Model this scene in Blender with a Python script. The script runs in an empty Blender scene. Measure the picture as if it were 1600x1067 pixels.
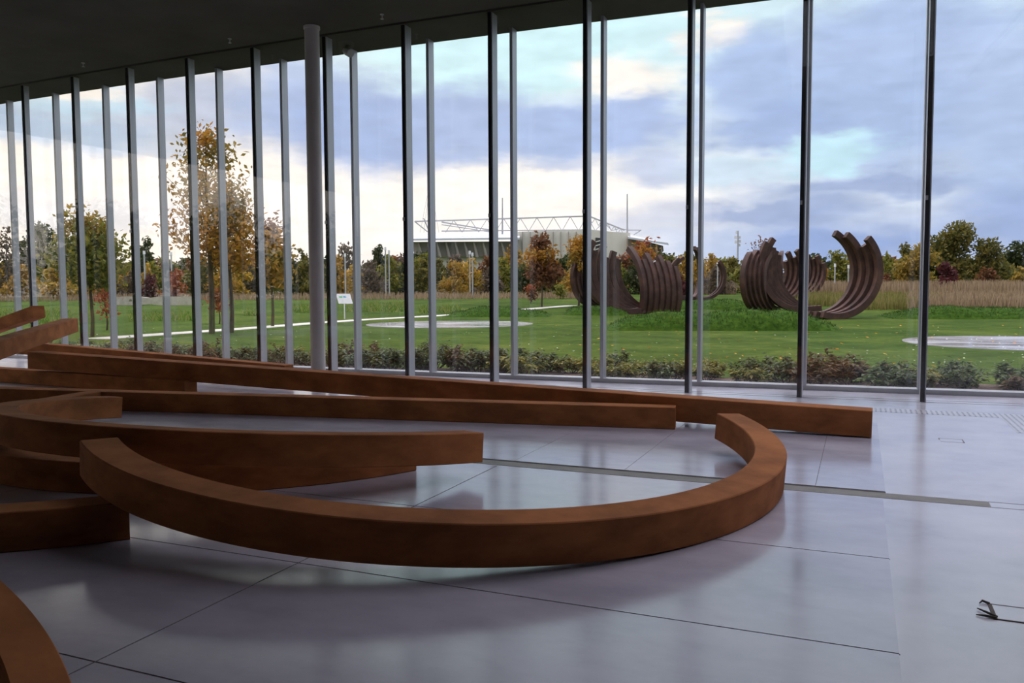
import bpy, bmesh, math, random
import numpy as np
from mathutils import Vector, Matrix

# ------------------------------------------------------------------ camera, sky, exposure
scene = bpy.context.scene
COL = scene.collection
F_PX, YAW, PITCH, ROLL, EYE = 1290.0, 0.39958, 0.06232, -0.00457, 1.6


def cam_axes():
    cy, sy = math.cos(YAW), math.sin(YAW)
    f0, r0, u0 = Vector((-sy, cy, 0)), Vector((cy, sy, 0)), Vector((0, 0, 1))
    cp, sp = math.cos(PITCH), math.sin(PITCH)
    f, u = f0 * cp - u0 * sp, u0 * cp + f0 * sp
    cr, sr = math.cos(ROLL), math.sin(ROLL)
    return r0 * cr + u * sr, -r0 * sr + u * cr, f


AX_R, AX_U, AX_F = cam_axes()
EYE_P = Vector((0, 0, EYE))
cam_data = bpy.data.cameras.new('camera')
cam = bpy.data.objects.new('camera', cam_data)
COL.objects.link(cam)
m = Matrix((AX_R, AX_U, -AX_F)).transposed().to_4x4()
m.translation = EYE_P
cam.matrix_world = m
cam_data.sensor_width = 36.0
cam_data.lens = F_PX / 1600.0 * 36.0
cam_data.clip_end = 3000
scene.camera = cam

scene.view_settings.view_transform = 'Standard'
scene.view_settings.look = 'None'
scene.view_settings.gamma = 1.0
scene.view_settings.use_curve_mapping = False
scene.view_settings.exposure = 0.0
SKY_STRENGTH = 1.22
scene.cycles.sample_clamp_indirect = 3.0


def lin(h):
    h = h.lstrip('#')
    o = []
    for i in (0, 2, 4):
        c = int(h[i:i + 2], 16) / 255
        o.append(c / 12.92 if c <= 0.04045 else ((c + 0.055) / 1.055) ** 2.4)
    return (o[0], o[1], o[2], 1.0)


def ray(x, y):
    return AX_F + AX_R * ((x - 800) / F_PX) - AX_U * ((y - 533.5) / F_PX)


def skydeg(x, y):
    d = ray(x, y).normalized()
    return math.degrees(math.atan2(d.x, d.y)), math.degrees(math.asin(d.z))


def build_sky():
    w = bpy.data.worlds.new('overcast_evening_sky')
    scene.world = w
    w.use_nodes = True
    nt = w.node_tree
    N, L = nt.nodes, nt.links
    N.clear()

    def node(t, **k):
        n = N.new(t)
        for a, b in k.items():
            setattr(n, a, b)
        return n

    def math_n(op, a, b=None, c=None):
        n = node('ShaderNodeMath', operation=op)
        for i, v in enumerate((a, b, c)):
            if v is None:
                continue
            if isinstance(v, (int, float)):
                n.inputs[i].default_value = v
            else:
                L.new(v, n.inputs[i])
        return n.outputs[0]

    tc = node('ShaderNodeTexCoord')
    sep = node('ShaderNodeSeparateXYZ')
    L.new(tc.outputs['Generated'], sep.inputs[0])
    az = math_n('MULTIPLY', math_n('ARCTAN2', sep.outputs[0], sep.outputs[1]), 57.29578)
    el = math_n('MULTIPLY', math_n('ARCSINE', sep.outputs[2]), 57.29578)
    uv0 = node('ShaderNodeCombineXYZ')
    L.new(az, uv0.inputs[0])
    L.new(el, uv0.inputs[1])
    # wispy warp
    mp = node('ShaderNodeMapping')
    mp.inputs['Scale'].default_value = (0.16, 0.42, 1)
    L.new(uv0.outputs[0], mp.inputs[0])
    nz = node('ShaderNodeTexNoise')
    nz.inputs['Scale'].default_value = 1.0
    nz.inputs['Detail'].default_value = 6.0
    nz.inputs['Roughness'].default_value = 0.58
    L.new(mp.outputs[0], nz.inputs['Vector'])
    sub = node('ShaderNodeVectorMath', operation='SUBTRACT')
    L.new(nz.outputs['Color'], sub.inputs[0])
    sub.inputs[1].default_value = (0.5, 0.5, 0.5)
    mad = node('ShaderNodeVectorMath', operation='MULTIPLY_ADD')
    L.new(sub.outputs[0], mad.inputs[0])
    mad.inputs[1].default_value = (9.0, 4.2, 0)
    L.new(uv0.outputs[0], mad.inputs[2])
    UV = mad.outputs[0]
    # fine mottling of the clouds
    mp2 = node('ShaderNodeMapping')
    mp2.inputs['Scale'].default_value = (0.35, 1.0, 1)
    L.new(uv0.outputs[0], mp2.inputs[0])
    nz2 = node('ShaderNodeTexNoise')
    nz2.inputs['Scale'].default_value = 1.0
    nz2.inputs['Detail'].default_value = 5.0
    L.new(mp2.outputs[0], nz2.inputs['Vector'])

    def mapr(v, a, b, c, d, smooth=True):
        n = node('ShaderNodeMapRange')
        n.interpolation_type = 'SMOOTHSTEP' if smooth else 'LINEAR'
        n.clamp = True if hasattr(n, 'clamp') else True
        L.new(v, n.inputs[0])
        for i, x in enumerate((a, b, c, d)):
            n.inputs[1 + i].default_value = x
        return n.outputs[0]

    def mix(fac, a, b):
        n = node('ShaderNodeMix', data_type='RGBA')
        if isinstance(fac, float):
            n.inputs[0].default_value = fac
        else:
            L.new(fac, n.inputs[0])
        for i, v in ((6, a), (7, b)):
            if isinstance(v, tuple):
                n.inputs[i].default_value = v
            else:
                L.new(v, n.inputs[i])
        return n.outputs[2]

    def k(h, s=1.0):
        c = lin(h)
        return (c[0] * s, c[1] * s, c[2] * s, 1)

    # elevation gradient of the open sky, overhead and behind
    base = mix(mapr(el, 0, 26, 0, 1), k('#e6eefa'), k('#d0eff8'))
    base = mix(mapr(el, 21, 48, 0, 1), base, k('#f6f0fa', 3.7))
    # warm, bright west to the left, dim blue east to the right and behind
    absd = math_n('ABSOLUTE', math_n('SUBTRACT', az, -62.0))
    base = mix(math_n('MULTIPLY', mapr(absd, 62, 8, 0, 1), mapr(el, 42, 4, 0, 1)), base, k('#fff4e4', 1.15))
    base = mix(math_n('MULTIPLY', mapr(az, -75, -112, 0, 1), mapr(el, 40, 18, 0, 1)), base, k('#fff6ea', 1.15))
    base = mix(math_n('MULTIPLY', mapr(az, 18, 55, 0, 1), mapr(el, 0, 30, 1, 0.6)), base, k('#dfe3ee', 1.15))
    base = mix(math_n('MULTIPLY', mapr(absd, 165, 205, 0, 1), 0.85), base, k('#c4cad8', 0.9))
    base = mix(mapr(az, -146, -168, 0, 0.85), base, k('#c4cad8', 0.9))

    def blob(col, x, y, rx, ry, a=1.0, soft=0.55, s=1.0):
        cloud = col[1] in 'a89b'
        nonlocal base
        u, v = skydeg(x, y)
        sx = rx / F_PX * 57.3 * math.cos(math.radians(u + 22.9)) ** 2
        sy_ = ry / F_PX * 57.3 * math.cos(math.radians(u + 22.9))
        n1 = node('ShaderNodeVectorMath', operation='SUBTRACT')
        L.new(UV, n1.inputs[0])
        n1.inputs[1].default_value = (u, v, 0)
        n2 = node('ShaderNodeVectorMath', operation='MULTIPLY')
        L.new(n1.outputs[0], n2.inputs[0])
        n2.inputs[1].default_value = (1 / sx, 1 / sy_, 0)
        n3 = node('ShaderNodeVectorMath', operation='LENGTH')
        L.new(n2.outputs[0], n3.inputs[0])
        f = mapr(n3.outputs[1], 1.0 + soft * 0.5, 1.0 - soft, 0, a)
        q = k(col, s)
        if cloud:
            q = (q[0] * 1.18, q[1] * 1.19, q[2] * 1.10, 1)
        base = mix(f, base, q)

    W = '#fff9f0'
    # broad cyan opening at the top
    blob('#d2f3f7', 800, 60, 330, 130, 0.95, 0.6, 1.08)
    blob('#a6bcdc', 60, 195, 240, 42, 0.85, 0.6)
    blob('#b1bad6', 330, 170, 170, 62, 0.85, 0.6)
    blob('#c3e4f6', 150, 160, 120, 18, 0.7, 0.6)
    # cream glow above the horizon
    blob(W, 700, 322, 470, 96, 0.95, 0.5, 1.12)
    blob('#fdf5ea', 180, 300, 330, 70, 0.85, 0.6, 1.08)
    blob('#b4bfda', 250, 235, 120, 16, 0.6, 0.7)
    blob('#eceef4', 150, 340, 260, 40, 0.6, 0.6)
    # slate blue cloud bank in the middle
    blob('#aebde4', 470, 150, 120, 75, 0.85, 0.55)
    blob('#a3b3dd', 590, 195, 180, 72, 1.0, 0.5)
    blob('#a9b8e0', 740, 190, 130, 55, 0.95, 0.55)
    blob('#a8b9e2', 880, 215, 130, 42, 1.0, 0.5)
    blob('#a7b8e3', 980, 190, 110, 48, 0.95, 0.55)
    blob('#aab8de', 860, 262, 55, 14, 0.6, 0.7)
    blob('#b0bde2', 1030, 255, 80, 26, 0.7, 0.6)
    # white heads
    blob(W, 980, 125, 90, 32, 0.95, 0.6, 1.08)
    blob(W, 1115, 50, 55, 28, 0.9, 0.6, 1.05)
    blob('#ddebf8', 900, 160, 60, 20, 0.6, 0.6)
    # big blue grey mass to the right
    blob('#a8bbe6', 1190, 120, 120, 75, 0.95, 0.5)
    blob('#a3b6df', 1400, 130, 230, 150, 1.0, 0.4)
    blob('#9db0dc', 1200, 195, 120, 34, 0.9, 0.5)
    blob('#c9ecf8', 1290, 240, 95, 24, 0.95, 0.5, 1.05)
    blob('#cfe6f7', 1150, 265, 90, 26, 0.75, 0.6)
    blob('#93a4cf', 1370, 285, 210, 24, 0.85, 0.5)
    blob('#8c9fce', 1210, 330, 190, 26, 0.8, 0.6)
    blob('#d3daec', 1030, 345, 90, 40, 0.7, 0.6)
    blob('#879dd2', 1290, 385, 230, 45, 0.9, 0.6)
    blob('#a9bbe2', 1700, 180, 260, 190, 1.0, 0.4)
    blob('#94a7d6', 1640, 350, 260, 80, 0.9, 0.6)
    blob('#bcc8e8', 1110, 395, 90, 40, 0.6, 0.6)
    # mottle
    mot = mapr(nz2.outputs['Fac'], 0.3, 0.75, 0.9, 1.08, False)
    hs = node('ShaderNodeVectorMath', operation='SCALE')
    L.new(base, hs.inputs[0])
    L.new(mot, hs.inputs['Scale'])
    bg = node('ShaderNodeBackground')
    L.new(hs.outputs[0], bg.inputs[0])
    bg.inputs[1].default_value = SKY_STRENGTH
    out = node('ShaderNodeOutputWorld')
    L.new(bg.outputs[0], out.inputs[0])


build_sky()

# ------------------------------------------------------------------ helpers
rnd = random.Random(11)
nrng = np.random.default_rng(5)


def ground_t(x, y):
    """lawn height: flat near the hall, rising gently far away"""
    t = -0.389 * x + 0.921 * y
    return -0.10 + 0.02 * max(0.0, t - 45.0)


def gz(x, y, z=0.0):
    d = ray(x, y)
    return EYE_P + d * ((z - EYE) / d.z)


def gd(x, y, dep):
    return EYE_P + ray(x, y) * dep


def on_lawn(x, y):
    """point of the lawn seen in that direction"""
    d = ray(x, y)
    t = 12.0
    while t < 400:
        p = EYE_P + d * t
        if p.z <= ground_t(p.x, p.y):
            return p
        t += 0.1
    return EYE_P + d * 150


def at_depth(x, dep):
    """lawn point at that bearing and depth"""
    p = EYE_P + ray(x, 453) * dep
    return Vector((p.x, p.y, ground_t(p.x, p.y)))


def tag(o, label=None, cat=None, group=None, kind=None):
    if label:
        o['label'] = label
    if cat:
        o['category'] = cat
    if group:
        o['group'] = group
    if kind:
        o['kind'] = kind
    return o


def link(name, verts, faces, mat, parent=None, smooth=False, loc=None):
    me = bpy.data.meshes.new(name)
    me.from_pydata([tuple(v) for v in verts], [], [tuple(f) for f in faces])
    if smooth:
        me.polygons.foreach_set('use_smooth', [True] * len(me.polygons))
    me.update()
    if isinstance(mat, (list, tuple)):
        for q in mat:
            me.materials.append(q)
    else:
        me.materials.append(mat)
    o = bpy.data.objects.new(name, me)
    COL.objects.link(o)
    if parent:
        o.parent = parent
    if loc is not None:
        o.location = loc
    return o


def empty(name, loc):
    o = bpy.data.objects.new(name, None)
    COL.objects.link(o)
    o.location = loc
    o.empty_display_size = 0.2
    return o


class MB:
    """collects simple shapes into one mesh"""

    def __init__(s):
        s.v, s.f = [], []

    def add(s, vs, fs):
        b = len(s.v)
        s.v += [Vector(q) for q in vs]
        s.f += [tuple(i + b for i in f) for f in fs]
        return s

    def box(s, a, b):
        x0, y0, z0 = a
        x1, y1, z1 = b
        return s.add([(x0, y0, z0), (x1, y0, z0), (x1, y1, z0), (x0, y1, z0), (x0, y0, z1), (x1, y0, z1), (x1, y1, z1), (x0, y1, z1)],
                     [(0, 3, 2, 1), (4, 5, 6, 7), (0, 1, 5, 4), (1, 2, 6, 5), (2, 3, 7, 6), (3, 0, 4, 7)])

    def prism(s, pts, z0, z1):
        n = len(pts)
        vs = [(p[0], p[1], z0) for p in pts] + [(p[0], p[1], z1) for p in pts]
        fs = [tuple(reversed(range(n))), tuple(range(n, 2 * n))] + [(i, (i + 1) % n, n + (i + 1) % n, n + i) for i in range(n)]
        return s.add(vs, fs)

    def hexa(s, p):
        """8 corners, bottom 4 then top 4"""
        return s.add(p, [(0, 3, 2, 1), (4, 5, 6, 7), (0, 1, 5, 4), (1, 2, 6, 5), (2, 3, 7, 6), (3, 0, 4, 7)])

    def tube(s, pts, rads, n=6, cap=True):
        pts = [Vector(p) for p in pts]
        if isinstance(rads, (int, float)):
            rads = [rads] * len(pts)
        rings = []
        for i, p in enumerate(pts):
            d = (pts[min(i + 1, len(pts) - 1)] - pts[max(i - 1, 0)]).normalized()
            a = Vector((0, 0, 1)) if abs(d.z) < 0.9 else Vector((1, 0, 0))
            u = d.cross(a).normalized()
            w = d.cross(u)
            rings.append([p + (u * math.cos(2 * math.pi * k / n) + w * math.sin(2 * math.pi * k / n)) * rads[i] for k in range(n)])
        vs = [v for r in rings for v in r]
        fs = []
        for i in range(len(pts) - 1):
            for k in range(n):
                fs.append((i * n + k, i * n + (k + 1) % n, (i + 1) * n + (k + 1) % n, (i + 1) * n + k))
        if cap:
            fs.append(tuple(reversed(range(n))))
            fs.append(tuple((len(pts) - 1) * n + k for k in range(n)))
        return s.add(vs, fs)

    def build(s, name, mat, parent=None, smooth=False):
        off = Vector(parent.location) if parent is not None and parent.parent is None else Vector((0, 0, 0))
        if parent is not None and parent.parent is not None:
            off = Vector(parent.parent.location) + Vector(parent.location)
        return link(name, [v - off for v in s.v], s.f, mat, parent, smooth)


# ------------------------------------------------------------------ materials
def mat_new(name):
    mt = bpy.data.materials.new(name)
    mt.use_nodes = True
    nt = mt.node_tree
    b = nt.nodes['Principled BSDF']
    return mt, nt, b


def noise_mat(name, c1, c2, scale=4.0, rough=0.7, detail=6.0, metal=0.0, spec=0.4, c3=None, rough2=None, stretch=(1, 1, 1), bump=0.0, lo=0.35, hi=0.65):
    mt, nt, b = mat_new(name)
    N, L = nt.nodes, nt.links
    tc = N.new('ShaderNodeTexCoord')
    mp = N.new('ShaderNodeMapping')
    mp.inputs['Scale'].default_value = stretch
    L.new(tc.outputs['Object'], mp.inputs[0])
    nz = N.new('ShaderNodeTexNoise')
    nz.inputs['Scale'].default_value = scale
    nz.inputs['Detail'].default_value = detail
    nz.inputs['Roughness'].default_value = 0.6
    L.new(mp.outputs[0], nz.inputs['Vector'])
    cr = N.new('ShaderNodeValToRGB')
    cr.color_ramp.elements[0].position = lo
    cr.color_ramp.elements[1].position = hi
    cr.color_ramp.elements[0].color = c1
    cr.color_ramp.elements[1].color = c2
    if c3:
        e = cr.color_ramp.elements.new((lo + hi) / 2)
        e.color = c3
    L.new(nz.outputs['Fac'], cr.inputs[0])
    L.new(cr.outputs[0], b.inputs['Base Color'])
    b.inputs['Roughness'].default_value = rough
    if rough2 is not None:
        mr = N.new('ShaderNodeMapRange')
        mr.inputs[1].default_value = 0.3
        mr.inputs[2].default_value = 0.7
        mr.inputs[3].default_value = rough
        mr.inputs[4].default_value = rough2
        L.new(nz.outputs['Fac'], mr.inputs[0])
        L.new(mr.outputs[0], b.inputs['Roughness'])
    b.inputs['Metallic'].default_value = metal
    b.inputs['Specular IOR Level'].default_value = spec
    if bump:
        bp = N.new('ShaderNodeBump')
        bp.inputs['Strength'].default_value = bump
        bp.inputs['Distance'].default_value = 0.02
        L.new(nz.outputs['Fac'], bp.inputs['Height'])
        L.new(bp.outputs[0], b.inputs['Normal'])
    return mt


def leaf_mat(name, cols, spec=0.25, gain=1.3):
    """every leaf picks its colour from the ramp"""
    mt, nt, b = mat_new(name)
    N, L = nt.nodes, nt.links
    g = N.new('ShaderNodeNewGeometry')
    cr = N.new('ShaderNodeValToRGB')
    cr.color_ramp.interpolation = 'LINEAR'
    el = cr.color_ramp.elements
    while len(el) < len(cols):
        el.new(0.5)
    for i, c in enumerate(cols):
        el[i].position = i / max(1, len(cols) - 1)
        q = lin(c) if isinstance(c, str) else c
        g_ = gain if isinstance(c, str) else 1.0
        el[i].color = (q[0] * g_, q[1] * g_, q[2] * g_, 1)
    L.new(g.outputs['Random Per Island'], cr.inputs[0])
    L.new(cr.outputs[0], b.inputs['Base Color'])
    b.inputs['Roughness'].default_value = 0.6
    b.inputs['Specular IOR Level'].default_value = spec
    tr = N.new('ShaderNodeBsdfTranslucent')
    L.new(cr.outputs[0], tr.inputs[0])
    mx = N.new('ShaderNodeMixShader')
    mx.inputs[0].default_value = 0.4
    L.new(b.outputs[0], mx.inputs[1])
    L.new(tr.outputs[0], mx.inputs[2])
    L.new(mx.outputs[0], nt.nodes['Material Output'].inputs[0])
    return mt


def lawn_mat():
    mt, nt, b = mat_new('mown_grass')
    N, L = nt.nodes, nt.links
    tc = N.new('ShaderNodeTexCoord')

    def noise(scale, detail, rough):
        n = N.new('ShaderNodeTexNoise')
        n.inputs['Scale'].default_value = scale
        n.inputs['Detail'].default_value = detail
        n.inputs['Roughness'].default_value = rough
        L.new(tc.outputs['Object'], n.inputs['Vector'])
        return n.outputs['Fac']

    def ramp(v, cols, lo, hi):
        cr = N.new('ShaderNodeValToRGB')
        el = cr.color_ramp.elements
        while len(el) < len(cols):
            el.new(.5)
        for q, c in enumerate(cols):
            el[q].position = lo + (hi - lo) * q / (len(cols) - 1)
            el[q].color = c
        L.new(v, cr.inputs[0])
        return cr.outputs[0]
    big = ramp(noise(.16, 10, .78), [(.018, .040, .004, 1), (.046, .083, .010, 1), (.100, .130, .022, 1)], .32, .68)
    fine = ramp(noise(3.2, 8, .85), [(.35, .42, .35, 1), (1, 1, 1, 1), (1.8, 1.6, 1.8, 1)], .28, .72)
    mx = N.new('ShaderNodeMix')
    mx.data_type = 'RGBA'
    mx.blend_type = 'MULTIPLY'
    mx.inputs[0].default_value = 1
    L.new(big, mx.inputs[6])
    L.new(fine, mx.inputs[7])
    L.new(mx.outputs[2], b.inputs['Base Color'])
    b.inputs['Roughness'].default_value = .95
    b.inputs['Specular IOR Level'].default_value = .05
    return mt


def rgb(r, g, b):
    return (r, g, b, 1.0)


M = {}
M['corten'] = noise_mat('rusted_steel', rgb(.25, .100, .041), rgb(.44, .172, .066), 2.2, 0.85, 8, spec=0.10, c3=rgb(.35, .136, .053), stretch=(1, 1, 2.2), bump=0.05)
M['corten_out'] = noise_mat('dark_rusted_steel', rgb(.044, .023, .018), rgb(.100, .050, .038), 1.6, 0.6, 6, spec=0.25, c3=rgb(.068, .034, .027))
M['alu'] = noise_mat('brushed_aluminium', rgb(.40, .42, .46), rgb(.46, .48, .52), 3, 0.42, 3, metal=0.35, spec=0.5, stretch=(4, 4, .2))
M['rubber_and_shade'] = noise_mat('black_rubber_and_shade', rgb(.012, .012, .014), rgb(.02, .02, .023), 8, 0.6)
M['steelclip'] = noise_mat('polished_steel', rgb(.6, .6, .62), rgb(.75, .75, .76), 8, 0.3, metal=0.8)
M['floor'] = noise_mat('polished_pale_concrete', rgb(.47, .465, .53), rgb(.62, .61, .68), 0.9, 0.13, 9, spec=0.85, rough2=0.24, c3=rgb(.56, .55, .62))
M['plate'] = noise_mat('lilac_grey_floor_panel', rgb(.40, .39, .475), rgb(.53, .515, .61), 1.1, 0.12, 9, spec=0.85, rough2=0.22, c3=rgb(.47, .455, .545), stretch=(1, 1.6, 1))
M['seam_and_shadow'] = noise_mat('dark_joint_and_shadow', rgb(.05, .04, .035), rgb(.09, .075, .065), 9, 0.8)
M['trench'] = noise_mat('taupe_channel_cover', rgb(.16, .15, .135), rgb(.22, .205, .185), 5, 0.55)
M['ceiling'] = noise_mat('dark_grey_ceiling', rgb(.070, .066, .060), rgb(.090, .085, .077), 0.7, 0.85, 4, spec=0.1)
M['wall'] = noise_mat('grey_plaster', rgb(.05, .05, .05), rgb(.07, .07, .07), 0.8, 0.8, 4)
M['column'] = noise_mat('grey_painted_steel', rgb(.56, .54, .52), rgb(.62, .60, .58), 1.5, 0.5, 4)
M['sill'] = noise_mat('grey_metal_sill', rgb(.34, .35, .37), rgb(.42, .43, .45), 4, 0.45, metal=0.2)
M['soil'] = noise_mat('brown_mulch', rgb(.07, .050, .038), rgb(.23, .17, .135), 22, 0.95, 8, spec=0.1, bump=0.8)
M['lawn'] = lawn_mat()
M['mound'] = noise_mat('lush_grass', rgb(.018, .046, .004), rgb(.055, .108, .012), 5, 0.9, 10, spec=0.05, c3=rgb(.033, .074, .007), bump=0.6)
M['concrete'] = noise_mat('pale_concrete', rgb(.42, .39, .33), rgb(.55, .51, .44), 2, 0.85)
M['path'] = noise_mat('light_concrete_path', rgb(.50, .47, .42), rgb(.66, .62, .56), 1.2, 0.6)
M['wet'] = noise_mat('wet_concrete', rgb(.42, .42, .44), rgb(.56, .55, .55), 0.55, 0.03, 4, spec=0.8, rough2=0.22, stretch=(.6, 1.6, 1))
M['bark'] = noise_mat('brown_bark', rgb(.05, .038, .028), rgb(.115, .088, .062), 9, 0.9, stretch=(1, 1, .3))
M['white'] = noise_mat('white_paint', rgb(.68, .68, .70), rgb(.76, .76, .78), 3, 0.5)
M['lampglass'] = noise_mat('milky_lamp_head', rgb(.80, .82, .85), rgb(.86, .88, .9), 3, 0.4)
M['pole'] = noise_mat('galvanised_pole', rgb(.40, .41, .43), rgb(.50, .51, .53), 3, 0.5, metal=0.2)
M['blackmetal'] = noise_mat('black_device_shell', rgb(.03, .03, .032), rgb(.045, .045, .048), 6, 0.45)
M['stand'] = noise_mat('weathered_stand_concrete', rgb(.26, .235, .21), rgb(.38, .345, .30), 0.12, 0.9)
M['standrust'] = noise_mat('stained_stand_concrete', rgb(.19, .155, .13), rgb(.36, .315, .27), 0.14, 0.9, stretch=(1, 1, .3))
M['standwhite'] = noise_mat('pale_stand_panel', rgb(.66, .63, .55), rgb(.76, .73, .65), 0.05, 0.7)
M['roofwhite'] = noise_mat('pale_roof_sheet', rgb(.55, .58, .63), rgb(.66, .68, .72), 0.1, 0.5)
M['glass_hall'] = None


def glass_mat():
    mt, nt, b = mat_new('clear_window_glass')
    N, L = nt.nodes, nt.links
    N.remove(b)
    tr = N.new('ShaderNodeBsdfTransparent')
    tr.inputs[0].default_value = (0.995, 0.993, 0.995, 1)
    gl = N.new('ShaderNodeBsdfGlossy')
    gl.inputs['Roughness'].default_value = 0.0
    fr = N.new('ShaderNodeFresnel')
    fr.inputs[0].default_value = 1.5
    # same reflectance from either side of the slab
    g = N.new('ShaderNodeNewGeometry')
    mr = N.new('ShaderNodeMapRange')
    mr.inputs[1].default_value = 0
    mr.inputs[2].default_value = 1
    mr.inputs[3].default_value = 1.5
    mr.inputs[4].default_value = 1 / 1.5
    L.new(g.outputs['Backfacing'], mr.inputs[0])
    ly = N.new('ShaderNodeLayerWeight')
    ly.inputs[0].default_value = 0.5
    # Schlick from facing
    pw = N.new('ShaderNodeMath')
    pw.operation = 'POWER'
    L.new(ly.outputs['Facing'], pw.inputs[0])
    pw.inputs[1].default_value = 5.0
    mm = N.new('ShaderNodeMath')
    mm.operation = 'MULTIPLY_ADD'
    L.new(pw.outputs[0], mm.inputs[0])
    mm.inputs[1].default_value = 0.95
    mm.inputs[2].default_value = 0.045
    mx = N.new('ShaderNodeMixShader')
    L.new(mm.outputs[0], mx.inputs[0])
    L.new(tr.outputs[0], mx.inputs[1])
    L.new(gl.outputs[0], mx.inputs[2])
    for q in (fr, mr, g):
        N.remove(q)
    L.new(mx.outputs[0], N['Material Output'].inputs[0])
    return mt


M['glass'] = glass_mat()


def grille_mat():
    """pale floor strip with rows of small dark round holes"""
    mt, nt, b = mat_new('perforated_floor_strip')
    N, L = nt.nodes, nt.links
    tc = N.new('ShaderNodeTexCoord')
    sc_ = N.new('ShaderNodeVectorMath')
    sc_.operation = 'SCALE'
    sc_.inputs['Scale'].default_value = 1 / 0.06
    L.new(tc.outputs['Object'], sc_.inputs[0])
    fr = N.new('ShaderNodeVectorMath')
    fr.operation = 'FRACTION'
    L.new(sc_.outputs[0], fr.inputs[0])
    sb = N.new('ShaderNodeVectorMath')
    sb.operation = 'SUBTRACT'
    L.new(fr.outputs[0], sb.inputs[0])
    sb.inputs[1].default_value = (.5, .5, 0)
    ml = N.new('ShaderNodeVectorMath')
    ml.operation = 'MULTIPLY'
    L.new(sb.outputs[0], ml.inputs[0])
    ml.inputs[1].default_value = (1, 1, 0)
    le = N.new('ShaderNodeVectorMath')
    le.operation = 'LENGTH'
    L.new(ml.outputs[0], le.inputs[0])
    lt = N.new('ShaderNodeMath')
    lt.operation = 'LESS_THAN'
    L.new(le.outputs['Value'], lt.inputs[0])
    lt.inputs[1].default_value = 0.24
    mx = N.new('ShaderNodeMix')
    mx.data_type = 'RGBA'
    L.new(lt.outputs[0], mx.inputs[0])
    mx.inputs[6].default_value = rgb(.57, .55, .605)
    mx.inputs[7].default_value = rgb(.05, .045, .05)
    L.new(mx.outputs[2], b.inputs['Base Color'])
    b.inputs['Roughness'].default_value = 0.25
    return mt


M['grille'] = grille_mat()

# ------------------------------------------------------------------ the glass hall
CEIL = 6.19
I0, I1 = -3, 15


def wall_at(i):
    return -17.288 + i * 1.644, 12.717 + 0.00707 * (i - 6) ** 2


def outer_at(i):
    x, y = wall_at(i)
    return x + 0.02, y + 0.73 + 0.026 * min(max(i, -3), 9)


XL, XR, YB = -22.6, 8.2, -9.0
tag(MB().box((XL, YB, -0.3), (XR, 12.4, 0.0)).build('floor', M['floor']), kind='structure')
# strip of floor following the curved glass
pts_in = [wall_at(i) for i in range(I0, I1 + 1)]
pts_out = [outer_at(i) for i in range(I0, I1 + 1)]
tag(MB().prism([(x, 12.4) for x in (XR, XL)][::-1] + [(XR, pts_out[-1][1])] + [p for p in pts_out[::-1] if XL < p[0] < XR] + [(XL, pts_out[0][1])], -0.3, 0.0)
    .build('floor', M['floor']), kind='structure')

# floor panels under the steel pieces, real gaps between them
PT = 0.004
seam_rows = [-1.8, -0.4, 1.0, 2.5, 3.9, 5.28, 6.80]
seam_cols = [-13.0, -9.56, -6.29, -3.02, 0.19]
for r in range(len(seam_rows) - 1):
    for c in range(len(seam_cols) - 1):
        o = MB().box((seam_cols[c] + .005, seam_rows[r] + .005, 0.0), (seam_cols[c + 1] - .005, seam_rows[r + 1] - .005, PT)).build('floor_panel', M['plate'])
        tag(o, kind='structure')
far_cols = [-13.0, -11.0, -9.0, -7.0, -4.9, -2.96, -1.9, -0.31, 0.21]
for c in range(len(far_cols) - 1):
    o = MB().box((far_cols[c] + .002, 7.05, 0.0), (far_cols[c + 1] - .002, 10.66, PT)).build('floor_panel', M['plate'])
    tag(o, kind='structure')
n_trim = 1


def trim(mb, mat):
    global n_trim
    o = mb.build('trim_%d' % n_trim, mat)
    tag(o, kind='structure')
    n_trim += 1
    return o


for yy in seam_rows[1:-1]:
    trim(MB().box((-13, yy - .005, 0), (0.19, yy + .005, .0012)), M['seam_and_shadow'])
trim(MB().box((-3.025, -1.8, 0), (-3.015, 6.8, .0012)), M['seam_and_shadow'])
trim(MB().box((-6.295, -1.8, 0), (-6.285, 6.8, .0012)), M['seam_and_shadow'])
for xx in far_cols[1:-1]:
    trim(MB().box((xx - .002, 7.05, 0), (xx + .002, 10.66, .0012)), M['seam_and_shadow'])
# channel across the floor, its cover darker than the panels
trim(MB().box((-13, 6.83, 0), (0.91, 7.00, .002)), M['trench'])
trim(MB().box((-13, 7.00, 0), (0.21, 7.048, .001)), M['seam_and_shadow'])  # dark strip painted as the shadow line under the far panel edge
trim(MB().box((0.91, 6.83, 0), (XR, 6.838, .001)), M['seam_and_shadow'])
trim(MB().box((0.91, 7.00, 0), (XR, 7.008, .001)), M['seam_and_shadow'])
# two thin glazing slots along the inner glass
for dy, wd in ((-0.03, 0.02), (0.17, 0.02)):
    ln = [(x, y + dy) for x, y in pts_in]
    trim(MB().prism(ln + [(x, y + wd) for x, y in ln[::-1]], 0.0, 0.0015), M['seam_and_shadow'])
# perforated air strips
tag(MB().box((-21.5, 11.66, 0), (1.62, 12.02, .002)).build('floor_grille', M['grille']), kind='structure')
tag(MB().box((1.62, 10.5, 0), (2.10, 12.02, .002)).build('floor_grille', M['grille']), kind='structure')

# ceiling up to the inner fins, a recessed joint, then the soffit out to the outer glass
inn = [(x, y - 0.12) for x, y in pts_in]
HX0, HX1, HY0, HY1 = -1.2, 7.0, 5.8, 11.3
tag(MB().prism([(XL - .3, HY1), (XR + .3, HY1), (XR + .3, inn[-1][1])] + [p for p in inn[::-1] if p[0] < XR] + [(XL - .3, inn[0][1])], CEIL, CEIL + .35)
    .build('ceiling', M['ceiling']), kind='structure')
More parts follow.
